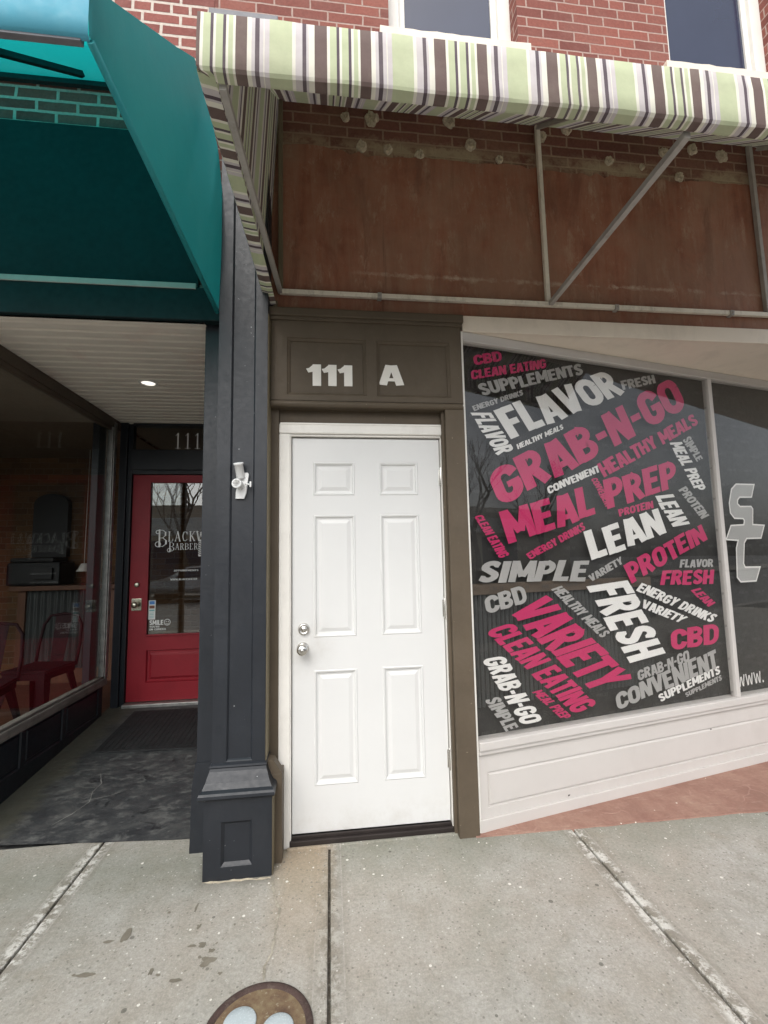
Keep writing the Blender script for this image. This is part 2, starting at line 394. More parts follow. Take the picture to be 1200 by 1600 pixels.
    c = k.mix(k.math('MULTIPLY', k.math('LESS_THAN', v3.outputs['Distance'], k.math('MULTIPLY', k.math('POWER', s3.outputs[2], 6), .34)), .6), c, (.16, .15, .125))
    v2 = k.n('TexVoronoi'); k.l(P, v2.inputs['Vector']); v2.inputs['Scale'].default_value = 17
    s2 = k.n('SeparateColor'); k.l(v2.outputs['Color'], s2.inputs[0])
    dk = k.math('LESS_THAN', v2.outputs['Distance'], k.math('MULTIPLY', k.math('POWER', s2.outputs[1], 9), .16))
    c = k.mix(k.math('MULTIPLY', dk, .7), c, (.10, .095, .08))
    grit = k.noise(P, 160, 3, .7)
    c = k.mix(.6, c, k.ramp(fine, [(.2, .30), (.8, .72)]), 'OVERLAY')
    c = k.mix(.35, c, k.ramp(grit, [(.25, .30), (.75, .72)]), 'OVERLAY')
    c = k.mix(k.ramp(k.noise(P, 4.2, 9, .8, .6), [(.58, 0.), (.66, .35)]), c, (.30, .265, .21))
    k.col(c); k.rough(.88); k.b.inputs['Specular IOR Level'].default_value = .25
    k.bump(k.math('ADD', k.math('ADD', k.math('MULTIPLY', fine, .6), k.math('MULTIPLY', grit, .3)), mid), .5, .006)
    return k.m
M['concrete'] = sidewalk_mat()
M['joint_fill'] = paint('joint_filler', (.075, .065, .05), .95, .5, 30, .6, dirt=(.30, .28, .24), dirt_amt=.8)

def terra_mat():
    k = N('stamped_red_concrete'); P = k.coord()
    big = k.noise(P, 2.5, 8, .7, .4); fine = k.noise(P, 60, 6, .7); mid = k.noise(P, 11, 8, .72)
    c = k.ramp(big, [(.3, (.20, .105, .080)), (.5, (.285, .160, .122)), (.72, (.34, .215, .160))])
    c = k.mix(k.ramp(mid, [(.46, 0.), (.70, .7)]), c, (.21, .10, .078))
    c = k.mix(k.ramp(k.noise(k.coord((2, 9, 1)), 4, 8, .75), [(.55, 0.), (.72, .5)]), c, (.46, .34, .27))
    wv = k.n('TexVoronoi', feature='DISTANCE_TO_EDGE'); wv.inputs['Scale'].default_value = 2.6
    dd = k.n('VectorMath', operation='ADD'); nn = k.n('TexNoise'); nn.inputs['Scale'].default_value = 7; k.l(P, nn.inputs['Vector'])
    sc = k.n('VectorMath', operation='SCALE'); sc.inputs['Scale'].default_value = .13; k.l(nn.outputs['Color'], sc.inputs[0])
    k.l(P, dd.inputs[0]); k.l(sc.outputs[0], dd.inputs[1]); k.l(dd.outputs[0], wv.inputs['Vector'])
    line = k.math('MULTIPLY', k.ramp(wv.outputs['Distance'], [(.0, 1.), (.006, .7), (.018, 0.)]), k.ramp(k.noise(P, 3.3, 4, .6), [(.48, 0.), (.62, .8)]))
    c = k.mix(k.math('MULTIPLY', line, k.ramp(mid, [(.4, 0.), (.6, .8)])), c, (.60, .40, .32))
    vo = k.n('TexVoronoi'); k.l(P, vo.inputs['Vector']); vo.inputs['Scale'].default_value = 24
    sep = k.n('SeparateColor'); k.l(vo.outputs['Color'], sep.inputs[0])
    spot = k.math('LESS_THAN', vo.outputs['Distance'], k.math('MULTIPLY', k.math('POWER', sep.outputs[0], 6), .17))
    c = k.mix(spot, c, (.75, .70, .62))
    c = k.mix(.4, c, k.ramp(fine, [(.2, .36), (.8, .66)]), 'OVERLAY')
    k.col(c); k.rough(.72); k.bump(k.math('SUBTRACT', mid, k.math('MULTIPLY', line, .8)), .4, .01)
    return k.m
M['terra'] = terra_mat()

def porch_mat():
    k = N('worn_black_floor_paint'); P = k.coord((1, 1.6, 1))
    a = k.noise(P, 3.2, 9, .75, .5); b = k.noise(P, 12, 8, .75, .3); f = k.noise(P, 70, 4, .7)
    c = k.ramp(a, [(.34, (.020, .021, .024)), (.50, (.040, .042, .044)), (.66, (.075, .076, .074))])
    c = k.mix(k.ramp(b, [(.50, 0.), (.66, .75)]), c, (.135, .135, .128))
    c = k.mix(k.ramp(k.noise(P, 5.5, 6, .65, .7), [(.60, 0.), (.66, .85)]), c, (.010, .011, .013))
    c = k.mix(k.ramp(k.noise(P, 30, 5, .7), [(.68, 0.), (.74, .8)]), c, (.30, .295, .28))
    tc = k.n('TexCoord'); sx = k.n('SeparateXYZ'); k.l(tc.outputs['Object'], sx.inputs[0])
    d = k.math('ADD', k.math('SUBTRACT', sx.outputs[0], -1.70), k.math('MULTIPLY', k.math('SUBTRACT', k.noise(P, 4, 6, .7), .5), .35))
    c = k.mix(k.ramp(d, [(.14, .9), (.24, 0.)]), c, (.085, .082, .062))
    k.col(c); k.rough(k.ramp(b, [(.3, .45), (.7, .8)])); k.bump(k.math('ADD', b, k.math('MULTIPLY', f, .4)), .35, .006)
    return k.m
M['porch'] = porch_mat()

def plaster_mat():
    k = N('brown_painted_plaster'); P = k.coord(); PS = k.coord((7, 7, .8)); PB = k.coord((3, 3, 1.2))
    a = k.noise(P, 1.6, 8, .7); s_ = k.noise(PS, 1.5, 7, .7); b = k.noise(PB, 3.5, 9, .75)
    c = k.ramp(a, [(.32, (.215, .082, .048)), (.5, (.34, .140, .085)), (.7, (.42, .225, .150))])
    c = k.mix(k.ramp(s_, [(.45, 0.), (.70, .5)]), c, (.42, .28, .20))
    c = k.mix(k.ramp(s_, [(.30, .6), (.45, 0.)]), c, (.19, .080, .052))
    c = k.mix(k.ramp(b, [(.54, 0.), (.68, .8)]), c, (.47, .33, .235))
    c = k.mix(k.ramp(k.noise(PB, 1.1, 7, .7, .8), [(.52, 0.), (.62, .65)]), c, (.20, .085, .055))
    c = k.mix(k.ramp(k.noise(P, 9, 8, .8), [(.62, 0.), (.70, .6)]), c, (.52, .40, .30))
    tc = k.n('TexCoord'); sx = k.n('SeparateXYZ'); k.l(tc.outputs['Object'], sx.inputs[0])
    line = k.math('ADD', k.math('ABSOLUTE', k.math('SUBTRACT', sx.outputs[2], 3.04)), k.math('MULTIPLY', k.math('SUBTRACT', k.noise(P, 14, 7, .75), .5), .09))
    lm = k.math('MULTIPLY', k.math('MULTIPLY', k.ramp(line, [(.0, 1.), (.016, 0.)]), k.ramp(k.noise(P, 6, 6, .7), [(.44, 0.), (.58, 1.)])), k.ramp(sx.outputs[0], [(.30, 0.), (.60, 1.)]))
    c = k.mix(k.math('MULTIPLY', lm, .8), c, (.66, .54, .42))
    pt = k.noise(P, .9, 8, .72, .5)
    c = k.mix(k.ramp(pt, [(.48, 0.), (.60, .55)]), c, (.30, .185, .125))
    dr = k.noise(k.coord((16, 16, .55)), 1.0, 6, .7)
    c = k.mix(k.ramp(dr, [(.62, 0.), (.70, .5)]), c, (.13, .062, .045))
    vh = k.n('TexVoronoi'); k.l(P, vh.inputs['Vector']); vh.inputs['Scale'].default_value = 3.1
    sh = k.n('SeparateColor'); k.l(vh.outputs['Color'], sh.inputs[0])
    c = k.mix(k.math('LESS_THAN', vh.outputs['Distance'], k.math('MULTIPLY', sh.outputs[0], .045)), c, (.06, .035, .028))
    k.col(c); k.rough(.62); k.b.inputs['Specular IOR Level'].default_value = .3
    k.bump(k.math('ADD', k.noise(P, 30, 6, .7), b), .3, .008)
    return k.m
M['plaster'] = plaster_mat()

PERIOD = .384; PH = .165
GREEN = (.50, .545, .36); CREAM = (.76, .74, .64); BROWN = (.155, .112, .102); DARK = (.115, .09, .105); LILAC = (.58, .54, .54)
def stripe_mat():
    k = N('striped_awning_fabric'); tc = k.n('TexCoord'); sx = k.n('SeparateXYZ'); k.l(tc.outputs['UV'], sx.inputs[0])
    u = k.math('FRACT', k.math('DIVIDE', k.math('SUBTRACT', sx.outputs[0], PH), PERIOD))
    st = [(0, BROWN), (.099, CREAM), (.125, GREEN), (.176, DARK), (.202, CREAM), (.222, GREEN), (.275, DARK), (.297, CREAM), (.317, GREEN), (.352, CREAM),
          (.374, BROWN), (.462, CREAM), (.50, LILAC), (.527, DARK), (.56, LILAC), (.592, CREAM), (.60, LILAC), (.637, GREEN), (.82, CREAM), (.845, LILAC), (.900, DARK), (.932, LILAC), (.95, CREAM)]
    c = k.ramp(u, st, 'CONSTANT')
    P = tc.outputs['Object']; n1 = k.noise(P, 3, 8, .7); n2 = k.noise(P, 26, 5, .7)
    c = k.mix(k.ramp(n1, [(.5, 0.), (.8, .30)]), c, (.36, .33, .26))
    c = k.mix(.35, c, k.ramp(n2, [(.2, .38), (.8, .62)]), 'OVERLAY')
    k.col(c); k.rough(.8); k.b.inputs['Specular IOR Level'].default_value = .2
    tl = k.n('BsdfTranslucent'); k.l(c, tl.inputs[0])
    mx = k.n('MixShader'); mx.inputs[0].default_value = .06
    k.l(k.b.outputs[0], mx.inputs[1]); k.l(tl.outputs[0], mx.inputs[2]); k.l(mx.outputs[0], k.out.inputs['Surface'])
    k.bump(n1, .25, .01)
    return k.m
M['stripe'] = stripe_mat()
def teal_mat():
    k = N('teal_awning_canvas'); P = k.coord(); n1 = k.noise(P, 2, 8, .7); n2 = k.noise(P, 40, 4, .7); n3 = k.noise(k.coord((6, 6, 1)), 1.2, 6, .7)
    c = k.ramp(n1, [(.3, (.020, .235, .26)), (.7, (.036, .31, .33))])
    c = k.mix(k.ramp(n3, [(.5, 0.), (.75, .35)]), c, (.10, .38, .39))
    k.col(c); k.rough(.5); k.b.inputs['Specular IOR Level'].default_value = .5; 
    tl = k.n('BsdfTranslucent'); tl.inputs[0].default_value = (.01, .62, .62, 1)
    mx = k.n('MixShader'); mx.inputs[0].default_value = .38
    k.l(k.b.outputs[0], mx.inputs[1]); k.l(tl.outputs[0], mx.inputs[2]); k.l(mx.outputs[0], k.out.inputs['Surface'])
    k.bump(k.math('ADD', n1, k.math('MULTIPLY', n2, .1)), .3, .02)
    return k.m
M['teal'] = teal_mat()
M['teal_skylit'] = paint('skylit_teal_canvas', (.075, .34, .46), .6, .12, 2, .05, dirt=(.12, .42, .52), dirt_amt=.5)  # lighter copy of the canvas: sky light on the front painted in
def rust_mat():
    k = N('rusty_cast_iron'); P = k.coord(); a = k.noise(P, 14, 8, .75); b = k.noise(P, 60, 6, .7)
    c = k.ramp(a, [(.3, (.075, .040, .028)), (.5, (.16, .105, .06)), (.72, (.25, .20, .115))])
    c = k.mix(k.ramp(b, [(.58, 0.), (.68, .8)]), c, (.38, .34, .24))
    k.col(c); k.rough(.85); k.bump(b, .6, .005); return k.m
M['rust'] = rust_mat()
M['rust_dark'] = paint('dark_rust_rim', (.065, .040, .034), .8, .3, 20, .5, dirt=(.22, .19, .15), dirt_amt=.5)
M['pale_disc'] = paint('pale_blue_grey_lens', (.44, .50, .52), .25, .08, 12, .02, spec=.6)
M['stain'] = paint('dark_gum_stain', (.185, .165, .130), .8, .2, 20, .2)
M['crack'] = paint('crack_line', (.34, .31, .25), .95, .5, 18, .3, dirt=(.10, .085, .06), dirt_amt=.9)
M['floor_crack'] = paint('pale_crack', (.19, .187, .175), .95, .3, 18, .2)
def sky_glass():
    k = N('upper_window_glass'); n1 = k.noise(k.coord(), 1.2, 4, .5)
    k.col(k.ramp(n1, [(.3, (.018, .026, .058)), (.7, (.030, .040, .080))])); k.rough(.12); k.b.inputs['Specular IOR Level'].default_value = .5
    return k.m
M['upper_glass'] = sky_glass()

# ------------------------------------------------------------------ lettering
def arc(cx, cy, rx, ry, a0, a1, n=9):
    return [(cx+rx*math.cos(R(a0+(a1-a0)*k/n)), cy+ry*math.sin(R(a0+(a1-a0)*k/n))) for k in range(n+1)]
_l, _r = .115, .505
BLOCK = {   # heavy display capitals drawn as centre lines: letter -> (advance width, [(thickness, points), ...])
 'A': (.64, [(.21, [(.095, 0), (.275, 1)]), (.21, [(.545, 0), (.365, 1)]), (.15, [(.17, .27), (.47, .27)])]),
 'B': (.62, [(.22, [(.11, 0), (.11, 1)]), (.17, [(.12, .915), (.30, .915)]+arc(.30, .735, .195, .18, 90, -90)+[(.12, .555)]), (.18, [(.12, .47), (.32, .47)]+arc(.32, .28, .20, .195, 90, -90)+[(.12, .085)])]),
 'C': (.60, [(.21, [(.53, .66)]+arc(.31, .68, .205, .225, 10, 180)+arc(.31, .32, .205, .225, 180, 350)+[(.53, .34)])]),
 'D': (.63, [(.22, [(.11, 0), (.11, 1)]), (.18, [(.12, .91), (.27, .91)]+arc(.27, .62, .25, .29, 90, 0)+arc(.27, .38, .25, .29, 0, -90)+[(.12, .09)])]),
 'E': (.54, [(.22, [(.11, 0), (.11, 1)]), (.18, [(.2, .91), (.52, .91)]), (.17, [(.2, .51), (.47, .51)]), (.18, [(.2, .09), (.52, .09)])]),
 'F': (.52, [(.22, [(.11, 0), (.11, 1)]), (.18, [(.2, .91), (.51, .91)]), (.17, [(.2, .49), (.46, .49)])]),
 'G': (.62, [(.21, [(.53, .70)]+arc(.31, .69, .205, .215, 15, 180)+arc(.31, .31, .205, .215, 180, 360)+[(.515, .47)]), (.15, [(.31, .46), (.615, .46)])]),
 'H': (.62, [(.22, [(.11, 0), (.11, 1)]), (.22, [(.51, 0), (.51, 1)]), (.18, [(.2, .5), (.42, .5)])]),
 'I': (.24, [(.22, [(.12, 0), (.12, 1)])]),
 'K': (.62, [(.22, [(.11, 0), (.11, 1)]), (.20, [(.18, .42), (.52, 1)]), (.21, [(.26, .56), (.53, 0)])]),
 'L': (.50, [(.22, [(.11, 0), (.11, 1)]), (.19, [(.2, .095), (.49, .095)])]),
 'M': (.78, [(.20, [(.10, 0), (.12, 1)]), (.20, [(.68, 0), (.66, 1)]), (.17, [(.14, .98), (.375, .25)]), (.17, [(.64, .98), (.405, .25)])]),
 'N': (.64, [(.20, [(.10, 0), (.10, 1)]), (.20, [(.54, 0), (.54, 1)]), (.20, [(.13, .98), (.51, .02)])]),
 'O': (.64, [(.21, arc(.32, .67, .215, .235, 0, 180)+arc(.32, .33, .215, .235, 180, 360)+[(.535, .67)])]),
 'P': (.58, [(.22, [(.11, 0), (.11, 1)]), (.18, [(.12, .91), (.28, .91)]+arc(.28, .68, .20, .23, 90, -90)+[(.12, .45)])]),
 'R': (.62, [(.22, [(.11, 0), (.11, 1)]), (.18, [(.12, .91), (.28, .91)]+arc(.28, .70, .20, .21, 90, -90)+[(.12, .49)]), (.21, [(.30, .50), (.53, 0)])]),
 'S': (.58, [(.20, [(.52, .80)]+arc(.30, .72, .185, .185, 30, 205)+[(.20, .585), (.40, .43)]+arc(.29, .285, .19, .19, 30, -150)+[(.06, .20)])]),
 'T': (.54, [(.22, [(.27, 0), (.27, .86)]), (.18, [(.0, .91), (.54, .91)])]),
 'U': (.62, [(.21, [(.11, 1)]+arc(.31, .32, .20, .22, 180, 360)+[(.51, 1)])]),
 'V': (.62, [(.21, [(.09, 1), (.28, .03)]), (.21, [(.53, 1), (.34, .03)])]),
 'W': (.84, [(.18, [(.08, 1), (.22, .02)]), (.16, [(.26, .05), (.40, .85)]), (.16, [(.58, .05), (.44, .85)]), (.18, [(.76, 1), (.62, .02)])]),
 'Y': (.60, [(.20, [(.08, 1), (.28, .46)]), (.20, [(.52, 1), (.32, .46)]), (.22, [(.30, 0), (.30, .50)])]),
 '-': (.34, [(.17, [(.03, .46), (.31, .46)])]), '.': (.22, [(.2, [(.1, 0), (.1, .2)])]), "'": (.18, [(.14, [(.08, .72), (.08, 1)])]),
 '1': (.48, [(.25, [(.305, 0), (.305, 1)]), (.19, [(.02, .70), (.13, .74), (.25, .90)])]), ' ': (.30, []),
}
def stroke_quads(th, pts):
    P = [Vector(p) for p in pts]; L = []; Rr = []
    for i, p in enumerate(P):
        a = (p-P[i-1]).normalized() if i else (P[1]-p).normalized(); b = (P[i+1]-p).normalized() if i < len(P)-1 else a
        na = Vector((-a.y, a.x)); nb = Vector((-b.y, b.x)); m_ = na+nb; m_ = m_.normalized() if m_.length > .05 else na
        k = th/2/max(.55, m_.dot(na)); L.append(p+m_*k); Rr.append(p-m_*k)
    return [(L[i], Rr[i], Rr[i+1], L[i+1]) for i in range(len(P)-1)]
_gl = {}
def glyphs(text, bold=1.0, jit=0.0):
    """unit-box quads of a word: list of (quad, layer)"""
    key = (text, bold, jit)
    if key in _gl: return _gl[key]
    rnd = random.Random(hash(text) % 1 + len(text)*7+ord(text[0])); out = []; x = 0
    for ch in text.upper():
        adv, st = BLOCK[ch]; dy = rnd.uniform(-jit, jit); sc = 1+rnd.uniform(-jit, jit); tl = rnd.uniform(-jit, jit)*1.6
        for li, (th, pts) in enumerate(st):
            for q in stroke_quads(th*bold, pts):
                out.append(([(x+p.x+tl*(p.y-.5), min(1.04, max(-.04, dy+p.y*sc))) for p in q], li))
        x += adv+.045
    X = [p[0] for q, _ in out for p in q]; Y_ = [p[1] for q, _ in out for p in q]
    x0, x1, y0, y1 = min(X), max(X), min(Y_), max(Y_)
    _gl[key] = [([((a-x0)/(x1-x0), (b-y0)/(y1-y0)) for a, b in q], li) for q, li in out]
    return _gl[key]

def put_word(mb, text, bl, br, tl, tr, fn, d, bold=1.0, mi=0, jit=0.0):
    for q, li in glyphs(text, bold, jit):
        out = []
        for s_, t in q:
            u = (1-s_)*(1-t)*bl[0]+s_*(1-t)*br[0]+(1-s_)*t*tl[0]+s_*t*tr[0]
            v = (1-s_)*(1-t)*bl[1]+s_*(1-t)*br[1]+(1-s_)*t*tl[1]+s_*t*tr[1]
            out.append(fn(u, v, d+li*.00012))
        mb.poly(out, mi=mi)

def flat_word(mb, text, x, z, w_, h, fn, d, bold=1.0, mi=0):
    put_word(mb, text, (x, z), (x+w_, z), (x, z+h), (x+w_, z+h), fn, d, bold, mi)

def thick_word(mb, text, x, z, w_, h, fn, d0, d1, bold=1.0, mi=0):
    for q, li in glyphs(text, bold):
        mb.extrude([(x+s_*w_, z+t*h) for s_, t in q], d0, d1+li*.0003, fn, mi)

SERIF = {  # serif display capitals as strokes: (x0,y0,x1,y1,width) in a unit box
 'B': [(.18,0,.18,1,.17),(.05,.02,.55,.02,.05),(.05,.98,.52,.98,.05),(.52,.98,.80,.86,.07),(.80,.86,.80,.66,.16),(.80,.66,.5,.52,.06),(.18,.52,.55,.52,.05),(.55,.52,.88,.36,.07),(.88,.36,.86,.16,.17),(.86,.16,.55,.02,.07)],
 'L': [(.25,0,.25,1,.17),(.08,.98,.45,.98,.06),(.08,.02,.85,.02,.06),(.85,.0,.88,.25,.07)],
 'A': [(.12,0,.48,1,.08),(.48,1,.85,0,.17),(.0,.02,.26,.02,.06),(.7,.02,1,.02,.06),(.25,.35,.72,.35,.06)],
 'C': [(.85,.78,.62,.97,.07),(.62,.97,.3,.92,.08),(.3,.92,.15,.6,.15),(.15,.6,.15,.4,.17),(.15,.4,.3,.08,.15),(.3,.08,.62,.03,.08),(.62,.03,.88,.2,.07),(.86,.7,.86,.95,.06)],
 'K': [(.22,0,.22,1,.17),(.06,.02,.4,.02,.06),(.06,.98,.4,.98,.06),(.25,.42,.82,.98,.07),(.42,.56,.85,.02,.17),(.7,.98,.98,.98,.06),(.7,.02,1,.02,.06)],
 'W': [(.05,1,.28,0,.15),(.28,0,.5,.9,.07),(.5,.9,.72,0,.15),(.72,0,.95,1,.07),(0,.98,.2,.98,.06),(.82,.98,1.04,.98,.06)],
 'T': [(.5,0,.5,1,.17),(.08,.97,.92,.97,.07),(.3,.02,.7,.02,.06),(.08,.97,.08,.75,.06),(.92,.97,.92,.75,.06)],
 'E': [(.22,0,.22,1,.17),(.06,.02,.82,.02,.06),(.06,.98,.8,.98,.06),(.22,.52,.6,.52,.05),(.82,0,.84,.24,.06),(.8,1,.8,.76,.06)],
 'R': [(.2,0,.2,1,.17),(.05,.02,.38,.02,.06),(.05,.98,.55,.98,.06),(.55,.98,.82,.78,.12),(.82,.78,.55,.5,.12),(.2,.5,.55,.5,.05),(.5,.5,.82,.03,.16),(.75,.02,1,.02,.06)],
 'O': [(.5,.98,.2,.8,.1),(.2,.8,.14,.5,.17),(.14,.5,.2,.2,.17),(.2,.2,.5,.02,.1),(.5,.02,.8,.2,.1),(.8,.2,.86,.5,.17),(.86,.5,.8,.8,.17),(.8,.8,.5,.98,.1)],
 '1': [(.5,0,.5,1,.17),(.15,.02,.85,.02,.06),(.2,.84,.5,.98,.07)],
}
def serif_char(mb, ch, x, z, w_, h, fn, d):
    for i, (x0, y0, x1, y1, t) in enumerate(SERIF[ch]):
        a = Vector((x+x0*w_, z+y0*h)); b = Vector((x+x1*w_, z+y1*h)); q = (b-a); L = q.length; q /= L
        n_ = Vector((-q.y, q.x))*t*w_/2; e = q*min(t*w_*.25, L*.2); a = a-e; b = b+e
        dd = d+i*.00012
        mb.poly([fn(*(a-n_), dd), fn(*(b-n_), dd), fn(*(b+n_), dd), fn(*(a+n_), dd)])

# ------------------------------------------------------------------ ground
mb = MB(); mb.poly([(-160, -160, -.16), (160, -160, -.16), (160, 160, -.16), (-160, 160, -.16)])
mb.build('ground', M['asphalt'], kind='structure')
mb = MB(); mb.box((-60, -13.6, -.158), (60, -3.75, -.14)); mb.build('road', M['asphalt'], kind='structure')
mb = MB(); mb.box((-60, -3.75, -.158), (60, -3.55, .002), .015); mb.build('kerb', M['concrete'], kind='structure')
mb = MB(); mb.box((-60, -17.9, -.158), (60, -13.6, .0), .015); mb.build('far_pavement', M['concrete'], kind='structure')

xs = [-13] + [-3.30-1.17*k for k in range(6, 0, -1)] + JOINTS + [5.18+1.25*k for k in range(1, 6)] + [13]
xs = sorted(xs)
mb = MB()
for a, b in zip(xs[:-1], xs[1:]):
    g = .0055
    for y0, y1 in ((-3.545, -1.72), (-1.708, .19)):
        mb.box((a+g, y0, -.10), (b-g, y1, 0), .006)
mb.box((-13, -3.54, -.12), (13, .185, -.014), 0, 1)
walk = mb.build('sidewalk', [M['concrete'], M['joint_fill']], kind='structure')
GZ = lambda u, v, d: (u, v, d)
STAINS = [(-0.356, -0.357, 0.005, 0.021), (-0.319, -0.455, 0.008, 0.012), (-0.318, -0.544, 0.014, 0.008), (-0.28, -0.543, 0.016, 0.012), (-0.241, -0.575, 0.01, 0.009), (-0.243, -0.618, 0.023, 0.018), (-0.276, -0.6, 0.007, 0.006), (-0.459, -0.363, 0.007, 0.007), (-0.585, -0.457, 0.014, 0.029), (-0.639, -0.48, 0.016, 0.006), (-0.651, -0.615, 0.03, 0.009), (-0.692, -0.61, 0.006, 0.004), (-0.429, -0.634, 0.007, 0.017), (-0.401, -0.651, 0.008, 0.005), (-0.335, -0.68, 0.024, 0.007), (-0.188, -0.674, 0.006, 0.006), (-0.181, -0.466, 0.003, 0.005), (-0.823, -0.611, 0.004, 0.004), (-0.23, -0.545, 0.004, 0.005)]
mb = MB()
for i, (x, y, a, b) in enumerate(STAINS): blob(mb, x, y, a, b, GZ, 18, .38, d=.0012+i*.00003, seed=i)
mb.build('dark_stains', M['stain'], walk)

def ribbon(mb, pts, w_, d, fn=GZ, jag=.6, seed=0):
    P = []
    for a, b in zip(pts[:-1], pts[1:]):
        a = Vector(a); b = Vector(b); n_ = max(2, int((b-a).length/.012))
        for k in range(n_): P.append(a.lerp(b, k/n_))
    P.append(Vector(pts[-1])); L = []; Rr = []
    for i, p in enumerate(P):
        q = (P[min(i+1, len(P)-1)]-P[max(i-1, 0)]).normalized(); nn = Vector((-q.y, q.x))
        j = noise.noise(Vector((i*.55, seed*5.1, 0)))*jag*w_; ww = w_*(.5+.45*noise.noise(Vector((i*.4, 9.3, seed))))
        ww *= min(1, (i+.4)/3, (len(P)-i-.6)/3)
        L.append(p+nn*(j+ww)); Rr.append(p+nn*(j-ww))
    for i in range(len(P)-1): mb.poly([fn(*L[i], d), fn(*Rr[i], d), fn(*Rr[i+1], d), fn(*L[i+1], d)])
mb = MB()
ribbon(mb, [(-.064, -.225), (-.059, -.275), (-.042, -.352), (-.014, -.415), (-.020, -.473), (-.018, -.549), (-.021, -.619), (-.038, -.673), (-.033, -.735)], .008, .0022)
mb.build('crack', M['crack'], walk)
mb = MB(); ribbon(mb, [(-.375, -.212), (-.2, -.216), (-.072, -.222)], .012, .0026, seed=3); mb.build('caulk_smear', M['mortar_dab'], walk)

# sloping porch floor of the barber shop's recess
def pz(y): return .0954*(y-.17)
mb = MB()
ny = 12; nx = 10
fe = [(-5.0, .45), (-1.72, .235), (-1.47, .212), (-1.1, .18), (-.8, .150), (-.503, .128)]
def fy(x):
    for (a, ya), (b, yb) in zip(fe[:-1], fe[1:]):
        if x <= b: return ya+(yb-ya)*(x-a)/(b-a)
    return fe[-1][1]
X = [-1.72+k*(1.72-.49)/nx for k in range(nx+1)]
for i in range(nx):
    for j in range(ny):
        P = []
        for (ii, jj) in ((i, j), (i+1, j), (i+1, j+1), (i, j+1)):
            x = X[ii]; y0 = fy(x)+.008*noise.noise(Vector((x*9, 2, 0))); y = y0+(1.92-y0)*jj/ny
            P.append((x, y, max(.004, pz(y)+.004)))
        mb.poly(P)
mb.box((-1.72, .2, -.1), (-.49, 1.92, -.02))
porch = mb.build('porch_floor', M['porch'], kind='structure')
mb = MB(); fnp = lambda u, v, d: (u, v, pz(v)+.004+d)
ribbon(mb, [(-1.28, .82), (-1.22, .70), (-1.23, .62), (-1.20, .52), (-1.24, .42), (-1.30, .33)], .0042, .002, fnp, seed=6)
ribbon(mb, [(-1.21, .54), (-1.12, .56), (-1.05, .60)], .003, .0025, fnp, seed=8)
ribbon(mb, [(-1.235, .66), (-1.30, .67), (-1.38, .70)], .0025, .0025, fnp, seed=9)
mb.build('floor_crack', M['floor_crack'], porch)

# red stamped strip in front of the slanted shop window
TH = R(12.178); U = Vector((math.cos(TH), math.sin(TH), 0)); NO = Vector((math.sin(TH), -math.cos(TH), 0)); P0 = Vector((.945, -.05, 0))
def win(u, v, d):
    p = P0+U*u+NO*d; return (p.x, p.y, v)
mb = MB(); fr = []; bk = []
for k in range(61):
    u = -.02+k*.06; p = win(u, 0, -.02)
    x = p[0]; yf = -.075-.012*(x-.94)/1.6 + .010*noise.noise(Vector((x*7, 0, 3)))-.004
    fr.append((x, yf)); bk.append((x, max(p[1], yf+.01)))
for a, b, c, d in zip(fr[:-1], fr[1:], bk[1:], bk[:-1]):
    for t in range(4):
        q = lambda A, B, s_: (A[0]+(B[0]-A[0])*s_, A[1]+(B[1]-A[1])*s_, .006+.012*s_)
        mb.poly([q(a, d, t/4), q(b, c, t/4), q(b, c, (t+1)/4), q(a, d, (t+1)/4)])
    mb.poly([(a[0], a[1]-.004, -.01), (b[0], b[1]-.004, -.01), (b[0], b[1], .006), (a[0], a[1], .006)])
mb.build('red_paving', M['terra'], kind='structure')

# ------------------------------------------------------------------ right-hand brick building
BLD = root('brick_building', (.4, 0, 0), 'red brick building with a white door marked 111 A and a slanted shop window', 'building')
W1 = (.585, 1.42, 4.57); W2 = (2.47, 3.32, 4.57); WT = 6.4
mb = MB(); f0 = FY(0)
xs_ = [-.45, W1[0], W1[1], W2[0], W2[1], 7.]; zs_ = [2.74, 4.57, WT, 7.4]
panel_face(mb, xs_, zs_, (), (), f0, skip={(1, 1), (3, 1)})
for a, b, z in (W1, W2):
    for (p, q) in (((a, z), (b, z)), ((b, z), (b, WT)), ((b, WT), (a, WT)), ((a, WT), (a, z))):
        mb.poly([f0(*p, 0), f0(*q, 0), f0(*q, -.2), f0(*p, -.2)])
mb.box((-.45, .205, 2.74), (7, .25, 7.4)); mb.box((6.9, .0, -.1), (7, 8, 7.4)); mb.box((-.45, 7.9, -.1), (7, 8, 7.4)); mb.box((-.45, .25, 7.3), (7, 7.9, 7.4))
mb.box((-.45, .25, -.1), (-.40, 7.9, 7.3))
mb.build('wall', M['brick'], BLD)
mb = MB(); mb.box((-.125, -.0035, 3.70), (6.9, .0, 4.135)); mb.build('painted_brick_band', M['brick_dark'], BLD)
